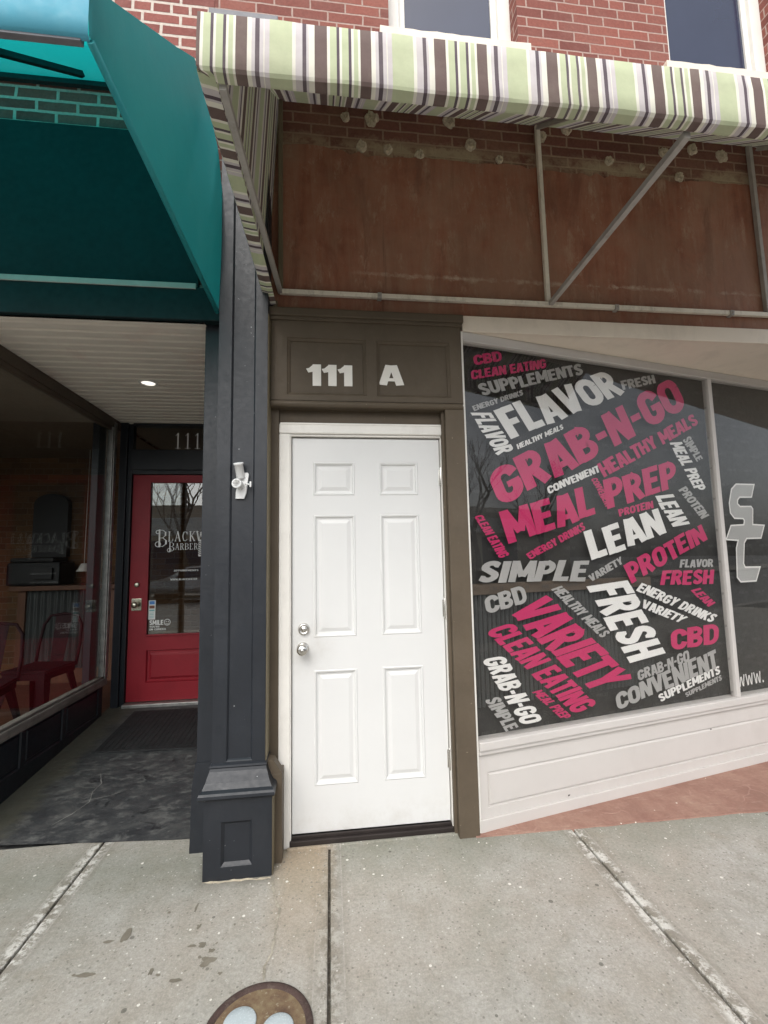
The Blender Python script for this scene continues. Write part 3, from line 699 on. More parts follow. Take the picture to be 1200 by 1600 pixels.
# plaster coat with a ragged upper edge, lying on the bricks
mb = MB(); top = []
for k in range(141):
    x = -.115+k*.05; top.append((x, 3.795+.040*noise.noise(Vector((x*3, 1.3, 0)))+.028*noise.noise(Vector((x*22, 7, 0)))))
for (a, b) in zip(top[:-1], top[1:]):
    for z0, z1 in ((2.785, 3.3), (3.3, None)):
        za = a[1] if z1 is None else z1; zb = b[1] if z1 is None else z1
        mb.poly([f0(a[0], z0, .010), f0(b[0], z0, .010), f0(b[0], zb, .010), f0(a[0], za, .010)])
    mb.poly([f0(*a, .010), f0(*b, .010), f0(*b, 0), f0(*a, 0)])
mb.build('plaster_coat', M['plaster'], BLD)
for i, (x, z, r_) in enumerate([(.312, 4.02, .028), (.465, 4.027, .045), (.938, 4.055, .042), (1.073, 3.914, .036), (1.532, 4.015, .036), (1.706, 4.077, .036), (2.358, 3.984, .034), (2.567, 4.026, .036), (2.775, 4.0, .040), (.404, 3.84, .034), (.752, 3.82, .030), (.56, 3.83, .03), (1.975, 3.89, .03), (2.456, 3.82, .032), (1.25, 3.83, .025), (2.2, 3.87, .02)]):
    mb = MB(); n_ = 26; ctr = (x, z); V = []; rings = [(1, .0), (.92, .012), (.6, .020), (.3, .014), (.12, .020)]
    for s_, d in rings:
        for k in range(n_):
            a = 2*math.pi*k/n_; q = 1+.35*noise.noise(Vector((math.cos(a)*1.2+i*3, math.sin(a)*1.2, i*1.7)))+.16*noise.noise(Vector((math.cos(a)*5+i, math.sin(a)*5, 2)))
            V.append(f0(x+r_*s_*q*math.cos(a), z+r_*s_*q*math.sin(a)*1.1, d+.010*noise.noise(Vector((a*3, s_*9, i))) if d else .0))
    F = [(j*n_+k, j*n_+(k+1) % n_, (j+1)*n_+(k+1) % n_, (j+1)*n_+k) for j in range(len(rings)-1) for k in range(n_)]
    F.append(tuple((len(rings)-1)*n_+k for k in range(n_)))
    mb.mesh(V, F); mb.build('adhesive_dab', M['mortar_dab'], BLD)
# upper windows
for a, b, z in (W1, W2):
    mb = MB(); fw = FY(.10); t = .085
    for (x0, x1, z0, z1) in ((a, a+t, z, WT), (b-t, b, z, WT), (a+t, b-t, WT-t, WT), (a+t, b-t, z, z+.02)):
        mb.box((x0, .10, z0), (x1, .16, z1), .006)
    for (x0, x1, z0, z1) in ((a+t, a+t+.04, z+.02, WT-t), (b-t-.04, b-t, z+.02, WT-t), (a+t+.04, b-t-.04, z+.02, z+.05), (a+t+.04, b-t-.04, 5.45, 5.50)):
        mb.box((x0, .125, z0), (x1, .155, z1), .004)
    w_ = mb.build('upper_window', M['white_trim'], BLD)
    mb = MB(); mb.box((a+t+.04, .140, z+.05), (b-t-.04, .146, WT-t)); mb.build('window_pane', M['upper_glass'], w_)
    mb = MB(); ol = []
    for k in range(20):
        x = a-.06+k*(b-a+.12)/19; ol.append((x, z+.045+.008*noise.noise(Vector((x*12, 4, 1)))))
    mb.extrude([(a-.06, z-.06), (b+.06, z-.06)]+ol[::-1], -.12, .045, f0); mb.build('window_sill', M['cream'], w_)
# flashing strip above the awning's corner
mb = MB(); mb.box((-.46, -.085, 4.475), (-.075, -.06, 4.545), .004); mb.build('metal_flashing', M['flash'], BLD)

# brown door surround
mb = MB()
mb.box((.838, -.075, -.02), (.945, .05, 2.245), .004)                 # right post
mb.box((.822, -.045, -.02), (.8378, .05, 2.235), .003)
mb.box((-.112, -.030, -.02), (-.0665, .05, 2.235), .003)              # left post
mb.box((-.0665, -.010, 2.148), (.822, .05, 2.235), .003)              # lintel under the ledge
S_ = FY(-.070+.0)
fs = FY(-.070)
panel_face(mb, [-.105, -.022, .405, .462, .876, .944], [2.262, 2.292, 2.612, 2.705], {(1, 1), (3, 1)}, [(0, 0), (.004, -.006), (.014, -.012), (.018, -.020)], fs)
slab_sides(mb, -.105, .944, 2.262, 2.705, .12, fs)
mb.box((-.112, -.082, 2.705), (.950, .05, 2.725), .004)
mb.box((-.118, -.092, 2.725), (.958, .05, 2.772), .008)
sur = mb.build('door_surround', M['brown'], BLD)
mb = MB(); mb.lathe([(.0, 0), (.016, 0), (.018, .01), (.018, 1.04), (.016, 1.05), (0, 1.05)], Matrix.Translation((-.113, -.070, 2.240)) @ Matrix.Rotation(R(90), 4, 'Y'), 14)
mb.box((-.113, -.068, 2.225), (.937, .0, 2.262), .004)
mb.build('ledge_moulding', M['brown'], sur)
mb = MB(); mb.box((-.1118, -.125, -.02), (-.036, -.0305, .40), .004)
mb.extrude([(-.036, .40), (-.1118, .40), (-.1118, .47), (-.075, .46)], -.03, .028, FY(-.097)); mb.build('plinth', M['brown'], sur)
# house numbers
for tx, x, z, w_, h in (('1', .079, 2.350, .080, .120), ('1', .163, 2.351, .080, .119), ('1', .249, 2.352, .080, .118), ('A', .474, 2.362, .142, .118)):
    mb = MB(); thick_word(mb, tx, x, z, w_, h, FY(-.0495), .0005, .004); mb.build('house_number', M['number_white'], BLD)

# white casing and door
mb = MB()
mb.box((-.066, -.028, .0), (-.008, .03, 2.0905), .006); mb.box((-.012, -.018, .0), (-.003, .05, 2.09), .002)
mb.box((-.066, -.030, 2.091), (.834, .03, 2.147), .008)
mb.box((-.008, -.016, 2.080), (.822, .03, 2.0908), .002)
mb.box((.8185, -.018, .0), (.8345, .05, 2.079), .003)
mb.box((-.06, -.033, 2.140), (.828, -.022, 2.150), .002)
cas = mb.build('door_casing', M['white_trim'], BLD)
lab(cas, 'white casing round the white door')
mb = MB(); mb.box((-.01, -.030, -.01), (.822, .05, .032), .004); mb.box((-.0, -.012, .032), (.8145, .0, .046), .002)
mb.build('door_threshold', M['bronze'], BLD)
mb = MB(); mb.box((-.02, -.048, -.01), (.838, -.0305, .011), .005); mb.build('threshold_toe', M['concrete'], BLD)
mb = MB(); fd = FY(.004)
XS = [.001, .112, .338, .472, .690, .8135]; ZS = [.050, .270, .840, 1.007, 1.652, 1.758, 1.941, 2.073]
panel_face(mb, XS, ZS, {(i, j) for i in (1, 3) for j in (1, 3, 5)}, [(0, 0), (.005, .0035), (.012, .001), (.016, -.007), (.026, -.009), (.046, -.0025)], fd)
slab_sides(mb, .001, .8135, .050, 2.073, .045, fd)
door = mb.build('entry_door', M['white_door'], BLD); lab(door, 'white six panel door with silver knob')
MY = lambda x, y, z: Matrix.Translation((x, y, z)) @ Matrix.Rotation(R(90), 4, 'X')
mb = MB(); mb.lathe([(.0, .0), (.031, 0), (.031, .006), (.027, .012), (.012, .015), (.011, .030), (.018, .036), (.027, .046), (.029, .056), (.026, .066), (.016, .071), (.0, .072)], MY(.056, .004, .955), 28)
mb.lathe([(.0, .0735), (.009, .0735), (.010, .070)], MY(.056, .004, .955), 16)
mb.box((.0553, -.0715, .950), (.0567, -.0700, .960)); mb.build('door_knob', M['nickel'], door)
mb = MB(); mb.lathe([(.0, .0), (.031, 0), (.031, .004), (.028, .013), (.021, .015), (.0195, .012), (.014, .012), (.013, .016), (.0, .016)], MY(.061, .004, 1.053), 28)
mb.build('deadbolt', M['nickel'], door)
for z in (1.86, 1.137, .357):
    mb = MB(); mb.lathe([(0, -.056), (.0042, -.056), (.0062, -.050), (.0062, .050), (.0042, .056), (0, .056)], Matrix.Translation((.8165, -.010, z)), 12)
    mb.box((.806, .0005, z-.045), (.8160, .006, z+.045)); mb.build('hinge', M['nickel'], door)

# slanted shop front: fascia, ceiling, window, bulkhead
ULEN = 3.35
mb = MB(); mb.box((.9585, -.060, 2.690), (6.9, .0, 2.7835), .003)
fas = mb.build('fascia', M['cream'], BLD)
e = win(ULEN+.4, 0, -.1)
mb = MB(); pl_ = [(.95, -.045), (6.9, -.045), (6.9, 1.2), (e[0], 1.2), (.95, .18)]
mb.poly([(x, y, 2.6885) for x, y in pl_]); mb.poly([(x, y, 2.72) for x, y in pl_][::-1])
mb.build('shopfront_ceiling', M['cream'], fas)
mb = MB(); mb.box((.946, -.062, -.02), (.9575, .1, 2.69), .002)
mb.build('corner_bead', M['white_trim'], BLD)

def wbox(mb, u0, u1, v0, v1, d0, d1, bev=.003, mi=0):
    Mx = Matrix((U, -NO, Vector((0, 0, 1)))).transposed().to_4x4(); Mx.translation = P0
    mb.box((u0, -d1, v0), (u1, -d0, v1), bev, mi, Mx)
mb = MB()
wbox(mb, .010, ULEN, 2.640, 2.688, -.05, .012); wbox(mb, .010, ULEN, 2.630, 2.640, -.03, .020, .002)
wbox(mb, .010, ULEN, .408, .452, -.06, .030, .006); wbox(mb, .010, ULEN, .385, .408, -.05, .020, .004)
wbox(mb, .0, .014, .452, 2.630, -.03, .004, .002)
wbox(mb, 1.9575, 1.9925, .452, 2.630, -.03, .014, .004); wbox(mb, ULEN-.06, ULEN, .0, 2.68, -.06, .012, .004)
shop = mb.build('shop_window', M['blush'], BLD); lab(shop, 'slanted shop window covered in pink, white and grey words')
for u0, u1 in ((.0145, 1.9545), (1.9955, ULEN-.061)):
    mb = MB(); wbox(mb, u0, u1, .4525, 2.6295, -.008, -.004, 0); mb.build('window_pane', M['shop_glass'], shop)
mb = MB(); wbox(mb, .0, ULEN-.02, .41, 2.66, -.075, -.055, 0); mb.build('dark_film', M['film'], shop)
mb = MB(); n_ = 120
for k in range(n_):
    u0 = .016+k*1.30/n_; u1 = .016+(k+1)*1.30/n_
    h = lambda u: -.050+.008*math.sin(u*2*math.pi/.0285)
    for q in range(3):
        a = u0+(u1-u0)*q/3; b = u0+(u1-u0)*(q+1)/3
        mb.poly([win(a, .60, h(a)), win(b, .60, h(b)), win(b, 1.200, h(b)), win(a, 1.200, h(a))], smooth=True)
mb.build('corrugated_panel', M['corr'], shop)
mb = MB(); wbox(mb, .016, 1.33, 1.2005, 1.262, -.054, -.030, .003); mb.build('counter_edge', M['ledge_brown'], shop)

WORDS = [
    ('CBD', 'p', (0.096, 2.508), (0.283, 2.556), (0.081, 2.568), (0.276, 2.62)),
    ('CLEAN EATING', 'p', (0.073, 2.418), (0.598, 2.553), (0.066, 2.473), (0.595, 2.615)),
    ('SUPPLEMENTS', 'g', (0.135, 2.33), (0.882, 2.545), (0.103, 2.402), (0.865, 2.621)),
    ('ENERGY DRINKS', 'g', (0.079, 2.235), (0.42, 2.364), (0.066, 2.266), (0.414, 2.397)),
    ('FLAVOR', 'w', (0.323, 2.083), (1.224, 2.455), (0.2, 2.254), (1.09, 2.606)),
    ('FLAVOR', 'w', (0.05, 2.224), (0.213, 1.984), (0.194, 2.237), (0.34, 2.02)),
    ('HEALTHY MEALS', 'w', (0.361, 2.03), (0.699, 2.177), (0.351, 2.06), (0.694, 2.211)),
    ('GRAB-N-GO', 'p', (0.234, 1.688), (1.777, 2.402), (0.128, 1.882), (1.657, 2.618)),
    ('HEALTHY MEALS', 'p', (0.993, 1.886), (1.869, 2.3), (0.935, 1.973), (1.823, 2.379)),
    ('CONVENIENT', 'w', (0.564, 1.772), (0.964, 1.924), (0.546, 1.816), (0.95, 1.97)),
    ('CONVENIENT', 'p', (0.883, 1.874), (0.985, 1.699), (0.934, 1.888), (1.04, 1.714)),
    ('MEAL PREP', 'p', (0.269, 1.467), (1.617, 1.854), (0.208, 1.669), (1.603, 2.037)),
    ('PROTEIN', 'p', (1.09, 1.641), (1.383, 1.703), (1.082, 1.688), (1.382, 1.756)),
    ('LEAN', 'w', (0.853, 1.365), (1.488, 1.534), (0.794, 1.546), (1.418, 1.709)),
    ('LEAN', 'w', (1.395, 1.781), (1.533, 1.577), (1.565, 1.802), (1.705, 1.602)),
    ('PROTEIN', 'g', (1.609, 1.827), (1.807, 1.633), (1.688, 1.858), (1.896, 1.66)),
    ('MEAL PREP', 'w', (1.564, 2.148), (1.774, 1.822), (1.692, 2.163), (1.884, 1.845)),
    ('SIMPLE', 'g', (1.69, 2.174), (1.814, 2.03), (1.773, 2.214), (1.879, 2.056)),
    ('FRESH', 'g', (1.199, 2.474), (1.494, 2.557), (1.177, 2.537), (1.481, 2.62)),
    ('CLEAN EATING', 'p', (0.052, 1.632), (0.202, 1.398), (0.106, 1.645), (0.276, 1.417)),
    ('ENERGY DRINKS', 'p', (0.406, 1.388), (0.821, 1.561), (0.376, 1.422), (0.799, 1.608)),
    ('SIMPLE', 'g', (0.053, 1.266), (0.787, 1.251), (0.101, 1.389), (0.842, 1.379)),
    ('VARIETY', 'g', (0.837, 1.243), (1.096, 1.352), (0.812, 1.283), (1.077, 1.399)),
    ('CBD', 'g', (0.11, 1.098), (0.379, 1.143), (0.087, 1.192), (0.357, 1.248)),
    ('HEALTHY MEALS', 'g', (0.537, 1.213), (0.882, 0.911), (0.62, 1.233), (0.964, 0.936)),
    ('VARIETY', 'p', (0.223, 1.101), (0.791, 0.607), (0.515, 1.186), (1.128, 0.659)),
    ('CLEAN EATING', 'p', (0.087, 1.004), (0.649, 0.503), (0.262, 1.047), (0.832, 0.538)),
    ('FRESH', 'w', (0.78, 1.219), (1.086, 0.747), (1.124, 1.252), (1.41, 0.783)),
    ('PROTEIN', 'p', (1.15, 1.217), (1.852, 1.495), (1.092, 1.339), (1.806, 1.612)),
    ('FLAVOR', 'g', (1.568, 1.31), (1.879, 1.308), (1.584, 1.366), (1.894, 1.363)),
    ('FRESH', 'p', (1.382, 1.202), (1.861, 1.195), (1.411, 1.299), (1.888, 1.298)),
    ('LEAN', 'p', (1.643, 1.161), (1.794, 1.044), (1.735, 1.176), (1.872, 1.071)),
    ('ENERGY DRINKS', 'w', (1.176, 1.181), (1.807, 0.94), (1.238, 1.23), (1.885, 0.986)),
    ('VARIETY', 'w', (1.212, 1.071), (1.529, 0.959), (1.241, 1.125), (1.616, 0.993)),
    ('CBD', 'p', (1.442, 0.794), (1.856, 0.797), (1.438, 0.926), (1.892, 0.932)),
    ('GRAB-N-GO', 'g', (1.147, 0.635), (1.586, 0.712), (1.137, 0.698), (1.585, 0.786)),
    ('CONVENIENT', 'g', (0.973, 0.486), (1.84, 0.647), (0.949, 0.583), (1.826, 0.778)),
    ('SUPPLEMENTS', 'w', (1.311, 0.491), (1.854, 0.609), (1.292, 0.54), (1.852, 0.666)),
    ('SUPPLEMENTS', 'g', (1.531, 0.495), (1.865, 0.567), (1.522, 0.523), (1.861, 0.604)),
    ('GRAB-N-GO', 'w', (0.062, 0.859), (0.29, 0.491), (0.212, 0.872), (0.437, 0.495)),
    ('SIMPLE', 'g', (0.066, 0.65), (0.194, 0.471), (0.165, 0.659), (0.28, 0.484)),
    ('MEAL PREP', 'p', (0.368, 0.656), (0.568, 0.483), (0.44, 0.664), (0.636, 0.495)),
    ('WWW.', 'w', (2.008, 0.503), (2.266, 0.512), (2.009, 0.58), (2.259, 0.59)),
]
VM = {'p': 'v_pink', 'g': 'v_grey', 'w': 'v_white'}; VC = {'p': 'pink', 'g': 'grey', 'w': 'white'}
for i, (tx, c, bl, br, tl, tr) in enumerate(WORDS):
    mb = MB(); put_word(mb, tx, bl, br, tl, tr, win, -.0105-.0006*(i % 5), 1.13 if tx != 'WWW.' else .55, 0, .035 if tx != 'WWW.' else 0)
    o = mb.build('window_word', M[VM[c]], shop, merge=False); lab(o, '%s word %s' % (VC[c], tx))
LOGO = [(2.18, 1.892), (2.379, 1.896), (2.333, 1.792), (2.207, 1.789), (2.186, 1.771), (2.182, 1.748), (2.203, 1.732), (2.317, 1.735), (2.336, 1.713), (2.319, 1.604), (2.443, 1.599), (2.389, 1.497), (2.238, 1.495), (2.211, 1.467), (2.184, 1.327), (2.195, 1.304), (2.354, 1.302), (2.293, 1.196), (2.131, 1.195), (2.097, 1.23), (2.116, 1.433), (2.14, 1.483), (2.019, 1.489), (2.087, 1.596), (2.217, 1.602), (2.226, 1.626), (2.217, 1.636), (2.129, 1.638), (2.091, 1.678), (2.089, 1.751), (2.126, 1.853)]
def inset(pts, a):
    n_ = len(pts); out = []
    ar = sum(pts[i][0]*pts[(i+1) % n_][1]-pts[(i+1) % n_][0]*pts[i][1] for i in range(n_)); sg = 1 if ar > 0 else -1
    for i in range(n_):
        p0, p, p1 = Vector(pts[i-1]), Vector(pts[i]), Vector(pts[(i+1) % n_])
        e0 = (p-p0).normalized(); e1 = (p1-p).normalized(); n0 = Vector((-e0.y, e0.x))*sg; n1 = Vector((-e1.y, e1.x))*sg
        m_ = (n0+n1); m_ = m_.normalized() if m_.length > 1e-4 else n0
        out.append(tuple(p+m_*a/max(.45, m_.dot(n0))))
    return out
mb = MB(); inn = inset(LOGO, .010)
for i in range(len(LOGO)):
    j = (i+1) % len(LOGO); mb.poly([win(*LOGO[i], -.0105), win(*LOGO[j], -.0105), win(*inn[j], -.0105), win(*inn[i], -.0105)])
mb.poly([win(*p, -.0115) for p in LOGO], mi=1)
lab(mb.build('window_emblem', [M['v_white'], M['v_mid']], shop, merge=False), 'grey angular letter emblem outlined in white')
# faint repeated print on the film
mb = MB(); random.seed(3)
for j in range(20):
    z = .47+j*.108
    for i in range(14):
        u = .05+i*.172+(.086 if j % 2 else 0)
        if u > 2.5: continue
        flat_word(mb, 'FUEL ST', u, z, .085, .017, win, -.0145, .6)
mb.build('film_print', M['v_faint'], shop, merge=False)

# bulkhead under the shop window
mb = MB(); fb = lambda u, v, d: win(u, v, d+.004)
panel_face(mb, [.006, .060, ULEN-.06, ULEN], [-.02, .118, .292, .385], {(1, 1)}, [(0, 0), (.003, -.009), (.009, -.009), (.016, .001)], fb)
slab_sides(mb, .006, ULEN, -.02, .385, .05, fb)
wbox(mb, .006, ULEN, -.02, .070, .004, .016, .004)
blk = mb.build('bulkhead', M['blush'], BLD); lab(blk, 'pale panelled bulkhead under the shop window')
mb = MB()
for u, v in ((.36, .262), (.385, .265), (1.62, .27), (1.70, .285), (.56, .095)): mb = MB(); blob(mb, u, v, .008, .004, lambda a, b, d: win(a, b, d+.0165 if b < .1 else d+.0045), 8, .4, seed=u*9, d=.0003); mb.build('paint_chip', M['bronze'], blk)

# ------------------------------------------------------------------ barber shop on the left
BAR = root('barber_shop', (-1.1, 0, 0), 'barber shop with dark navy recessed entrance, red door and pale brick above', 'shop')
mb = MB(); xs_ = [-7, -.452]
panel_face(mb, [-7, -.4525], [2.71, 7.4], (), (), FY(.004)); mb.box((-7, .006, 2.71), (-.4525, .25, 7.4)); mb.box((-7, .25, -.1), (-6.9, 5.4, 7.4)); mb.box((-7, 5.3, -.1), (-.46, 5.4, 7.4)); mb.box((-7, .25, 7.3), (-.46, 5.3, 7.4))
mb.build('wall', M['brick_pink'], BAR)
mb = MB(); mb.box((-3.4, -.025, 2.885), (-.50, .002, 3.80), .004); mb.box((-3.4, -.045, 2.700), (-.358, .003, 2.8845), .004)  # upper board paints the wall's shade below the awning; lower one is the header
mb.build('header_and_wall_shade', M['teal_and_shade'], BAR)
# flat jamb and pilaster
mb = MB(); mb.box((-.470, .018, -.05), (-.113, .26, 2.72), .006); mb.box((-.469, .2605, -.05), (-.44, 1.9, 2.72), .003)
mb.extrude([(-.494, -.05), (-.30, -.05), (-.30, .42), (-.472, .42), (-.488, .30)], 0, .20, lambda u, v, d: (u, .010+d, v))
mb.build('side_jamb', M['navy'], BAR)
mb = MB(); fp = FY(-.150)
panel_face(mb, [-.356, -.292, -.172, -.1125], [.44, .480, 3.75, 3.95], {(1, 1)}, [(0, 0), (.004, -.004), (.009, -.011)], fp)
slab_sides(mb, -.356, -.1125, .44, 3.95, .166, fp)
pil = mb.build('pilaster', M['navy'], BAR); lab(pil, 'charcoal panelled pilaster between the two doors')
mb = MB(); fp = FY(-.205)
panel_face(mb, [-.374, -.297, -.160, -.073], [-.02, .055, .245, .345], {(1, 1)}, [(0, 0), (.004, -.004), (.014, -.013)], fp)
slab_sides(mb, -.374, -.073, -.02, .345, .22, fp)
mb.build('pilaster_base', M['navy'], pil)
mb = MB(); pm = [(.000, .474), (.010, .470), (.012, .462), (.008, .456), (.012, .444), (.020, .428), (.031, .404), (.046, .382), (.060, .374), (.066, .366), (.067, .354), (.060, .346), (.030, .345)]
def mring(o_, z): return [(-.356-o_*.62, .017, z), (-.356-o_*.62, -.150-o_*1.15, z), (-.1125+o_*.80, -.150-o_*1.15, z), (-.1125+o_*.80, .017, z)]
for (a, za), (b, zb) in zip(pm[:-1], pm[1:]):
    A = mring(a, za); B = mring(b, zb)
    for k in range(3): mb.poly([A[k], A[k+1], B[k+1], B[k]])
mb.build('base_moulding', M['navy'], pil)
mb = MB(); mb.box((-.1120, -.145, .44), (-.1085, .01, 2.70), .001); mb.box((-.0725, -.200, -.01), (-.0695, -.1255, .345), .001)
mb.build('side_return', M['olive_tan'], pil)
mb = MB(); mb.box((-.1120, -.020, 2.30), (-.1060, .02, 2.80), .002)
mb.lathe([(.0, 0), (.012, 0), (.012, .55), (0, .55)], Matrix.Translation((-.085, -.055, 2.27)), 12); mb.box((-.10, -.07, 2.70), (-.07, -.035, 2.74), .003)
mb.build('corner_pipe', M['olive_tan'], pil)

# recess: beadboard ceiling
mb = MB(); y = -.02
pr = []
while y < 1.90:
    pr += [(y, 2.700), (y+.052, 2.700), (y+.054, 2.714), (y+.068, 2.714), (y+.070, 2.696), (y+.078, 2.696), (y+.080, 2.700)]; y += .0835
pr.append((1.92, 2.70))
for (ya, za), (yb, zb) in zip(pr[:-1], pr[1:]):
    mb.poly([(-1.72, ya, za), (-.465, ya, za), (-.465, yb, zb), (-1.72, yb, zb)])
mb.box((-1.72, -.02, 2.716), (-.465, 1.92, 2.7175))
mb.build('beadboard_ceiling', M['soffit'], BAR)
# left display window running back into the recess, plane x = -1.703
fx = lambda y_, z_, d: (-1.703+d, y_, z_)
mb = MB()
ys = [.06, .10, .72, .76, 1.16, 1.20, 1.66, 1.72]
panel_face(mb, ys, [-.05, .17, .395], {(1, 1), (3, 1), (5, 1)}, [(0, 0), (.006, -.008), (.020, -.010), (.026, -.003)], fx)
slab_sides(mb, .06, 1.72, -.05, .395, .06, fx)
blk2 = mb.build('bulkhead', M['navy_dark'], BAR); lab(blk2, 'dark navy bulkhead below the barber window')
mb = MB(); mb.box((-1.76, .06, 2.615), (-1.699, 1.90, 2.698), .004); mb.box((-1.75, .06, 2.585), (-1.706, 1.72, 2.6148), .004)
mb.box((-1.76, .02, -.05), (-1.70, .10, 2.615), .004)
dw = mb.build('display_window', M['ledge_brown'], BAR); lab(dw, 'tall barber window with a dark head and a weathered sill')
mb = MB(); mb.box((-1.760, .10, .396), (-1.684, 1.76, .4515), .008); mb.box((-1.745, .10, .452), (-1.700, 1.74, .470), .004); mb.build('window_sill', M['sill_wood'], dw)
mb = MB(); mb.box((-1.735, 1.700, .470), (-1.692, 1.735, 2.614), .005); mb.box((-1.69, 1.712, .455), (-1.683, 1.752, 2.66), .002); mb.box((-1.7, 1.74, .455), (-1.688, 1.768, 2.66), .002)
mb.build('window_stop', M['alu'], dw)
mb = MB(); mb.box((-1.726, .10, .470), (-1.720, 1.70, 2.586)); mb.build('window_pane', M['glass'], dw)
mb = MB(); mb.box((-1.80, 1.58, .18), (-1.745, 1.70, 2.70), .004); mb.build('inner_post', M['navy_dark'], dw)
# street-side display window farther left (out of the picture, lets daylight in)
mb = MB(); mb.box((-5, .02, -.05), (-1.765, .10, .45), .005); mb.box((-5, .02, 2.58), (-1.765, .10, 2.70), .005); mb.box((-5.1, .02, -.05), (-4.95, .10, 2.7), .005)
mb.build('street_window_frame', M['navy_dark'], BAR)
# back wall of the recess with door frame and transom
YB = 1.90
mb = MB()
mb.box((-1.703, YB-.04, .0), (-1.640, YB+.06, 2.72), .004); mb.box((-1.640, YB-.015, .0), (-1.602, YB+.06, 2.452), .004); mb.box((-1.64, YB-.01, 2.452), (-1.602, YB+.06, 2.70), .003)
mb.box((-.676, YB-.03, .0), (-.47, YB+.06, 2.72), .004)
mb.box((-1.602, YB-.030, 2.262), (-.676, YB+.06, 2.452), .005); mb.box((-1.602, YB-.008, 2.225), (-.676, YB+.06, 2.2618), .003)
mb.box((-1.602, YB-.02, 2.680), (-.676, YB+.06, 2.7075), .003)
mb.build('door_frame', M['navy_dark'], BAR)
mb = MB(); mb.box((-1.602, YB, 2.4525), (-.676, YB+.006, 2.6795)); tr_ = mb.build('transom_pane', M['glass'], BAR)
mb = MB()
for k in range(3): serif_char(mb, '1', -1.245+k*.088, 2.470, .072, .145, FY(YB), .002)
mb.build('door_number', M['v_white'], tr_)
mb = MB(); mb.box((-1.602, YB-.06, pz(YB)-.02), (-.676, YB+.06, .190), .006); mb.build('door_threshold', M['alu'], BAR)
mb = MB(); fr_ = FY(YB+.01)
XS = [-1.596, -1.440, -.838, -.682]; ZS = [.196, .352, .640, .770, 2.150, 2.219]
panel_face(mb, XS, ZS, {(1, 1)}, [(0, 0), (.006, .004), (.014, -.010), (.030, -.010), (.050, .002)], fr_, skip={(1, 3)})
slab_sides(mb, -1.596, -.682, .196, 2.219, .045, fr_)
mb.v = mb.v[:-4]; mb.f = mb.f[:-1]; mb.uv = mb.uv[:-1]; mb.mi = mb.mi[:-1]; mb.sm = mb.sm[:-1]   # no solid back behind the glass
mb.box((-1.596, YB+.045, .196), (-.682, YB+.0555, .77)); 
for (p, q) in (((-1.44, .77), (-.838, .77)), ((-.838, .77), (-.838, 2.15)), ((-.838, 2.15), (-1.44, 2.15)), ((-1.44, 2.15), (-1.44, .77))):
    mb.poly([fr_(*p, 0), fr_(*q, 0), fr_(*q, -.04), fr_(*p, -.04)])
for (x0, x1, z0, z1) in ((-1.452, -1.436, .76, 2.16), (-.842, -.826, .76, 2.16), (-1.436, -.842, .757, .773), (-1.436, -.842, 2.147, 2.163)):
    mb.box((x0, YB-.002, z0), (x1, YB+.012, z1), .003)
rd = mb.build('red_door', M['red'], BAR); lab(rd, 'crimson half glass door of the barber shop')
mb = MB(); mb.box((-1.4395, YB+.020, .7705), (-.8385, YB+.026, 2.1495)); mb.build('door_glass', M['door_glass'], rd)
MYb = lambda x, z: Matrix.Translation((x, YB+.01, z)) @ Matrix.Rotation(R(90), 4, 'X')
mb = MB(); mb.box((-1.573, YB+.002, .985), (-1.487, YB+.0098, 1.092), .004)
mb.lathe([(0, .0), (.020, 0), (.015, .012), (.012, .030), (.024, .042), (.028, .054), (.022, .066), (0, .069)], MYb(-1.530, 1.040), 22); mb.build('door_knob', M['brass'], rd)
mb = MB(); mb.lathe([(0, 0), (.024, 0), (.022, .014), (.012, .018), (0, .018)], MYb(-1.533, 1.215), 20); mb.build('deadbolt', M['brass'], rd)
fg = FY(YB+.0195)
mb = MB()
serif_char(mb, 'B', -1.372, 1.555, .085, .155, fg, 0)
mb.lathe([(.020, 0), (.026, 0)], Matrix.Translation((-1.368, YB+.0190, 1.578)) @ Matrix.Rotation(R(90), 4, 'X'), 18, smooth=False)
mb.lathe([(.012, 0), (.018, 0)], Matrix.Translation((-1.372, YB+.0188, 1.690)) @ Matrix.Rotation(R(90), 4, 'X'), 18, smooth=False)
x = -1.283
for ch, w_ in (('L', .050), ('A', .055), ('C', .052), ('K', .056), ('W', .078), ('A', .055), ('T', .052), ('E', .050), ('R', .055)):
    serif_char(mb, ch, x, 1.603, w_, .090, fg, 0); x += w_+.010
mb.build('glass_word', M['v_white'], rd, merge=False); mb = MB()
serif_char(mb, 'B', -1.272, 1.512, .050, .082, fg, 0); x = -1.216
mb.lathe([(.014, 0), (.019, 0)], Matrix.Translation((-1.268, YB+.0190, 1.523)) @ Matrix.Rotation(R(90), 4, 'X'), 16, smooth=False)
for ch, w_ in (('A', .036), ('R', .036), ('B', .036), ('E', .033), ('R', .036)):
    serif_char(mb, ch, x, 1.525, w_, .058, fg, 0); x += w_+.006
mb.build('glass_word', M['v_white'], rd, merge=False); mb = MB(); x += .045
for ch, w_ in (('C', .036), ('O', .036)): serif_char(mb, ch, x, 1.525, w_, .058, fg, 0); x += w_+.006
mb.build('glass_word', M['v_white'], rd, merge=False); mb = MB()
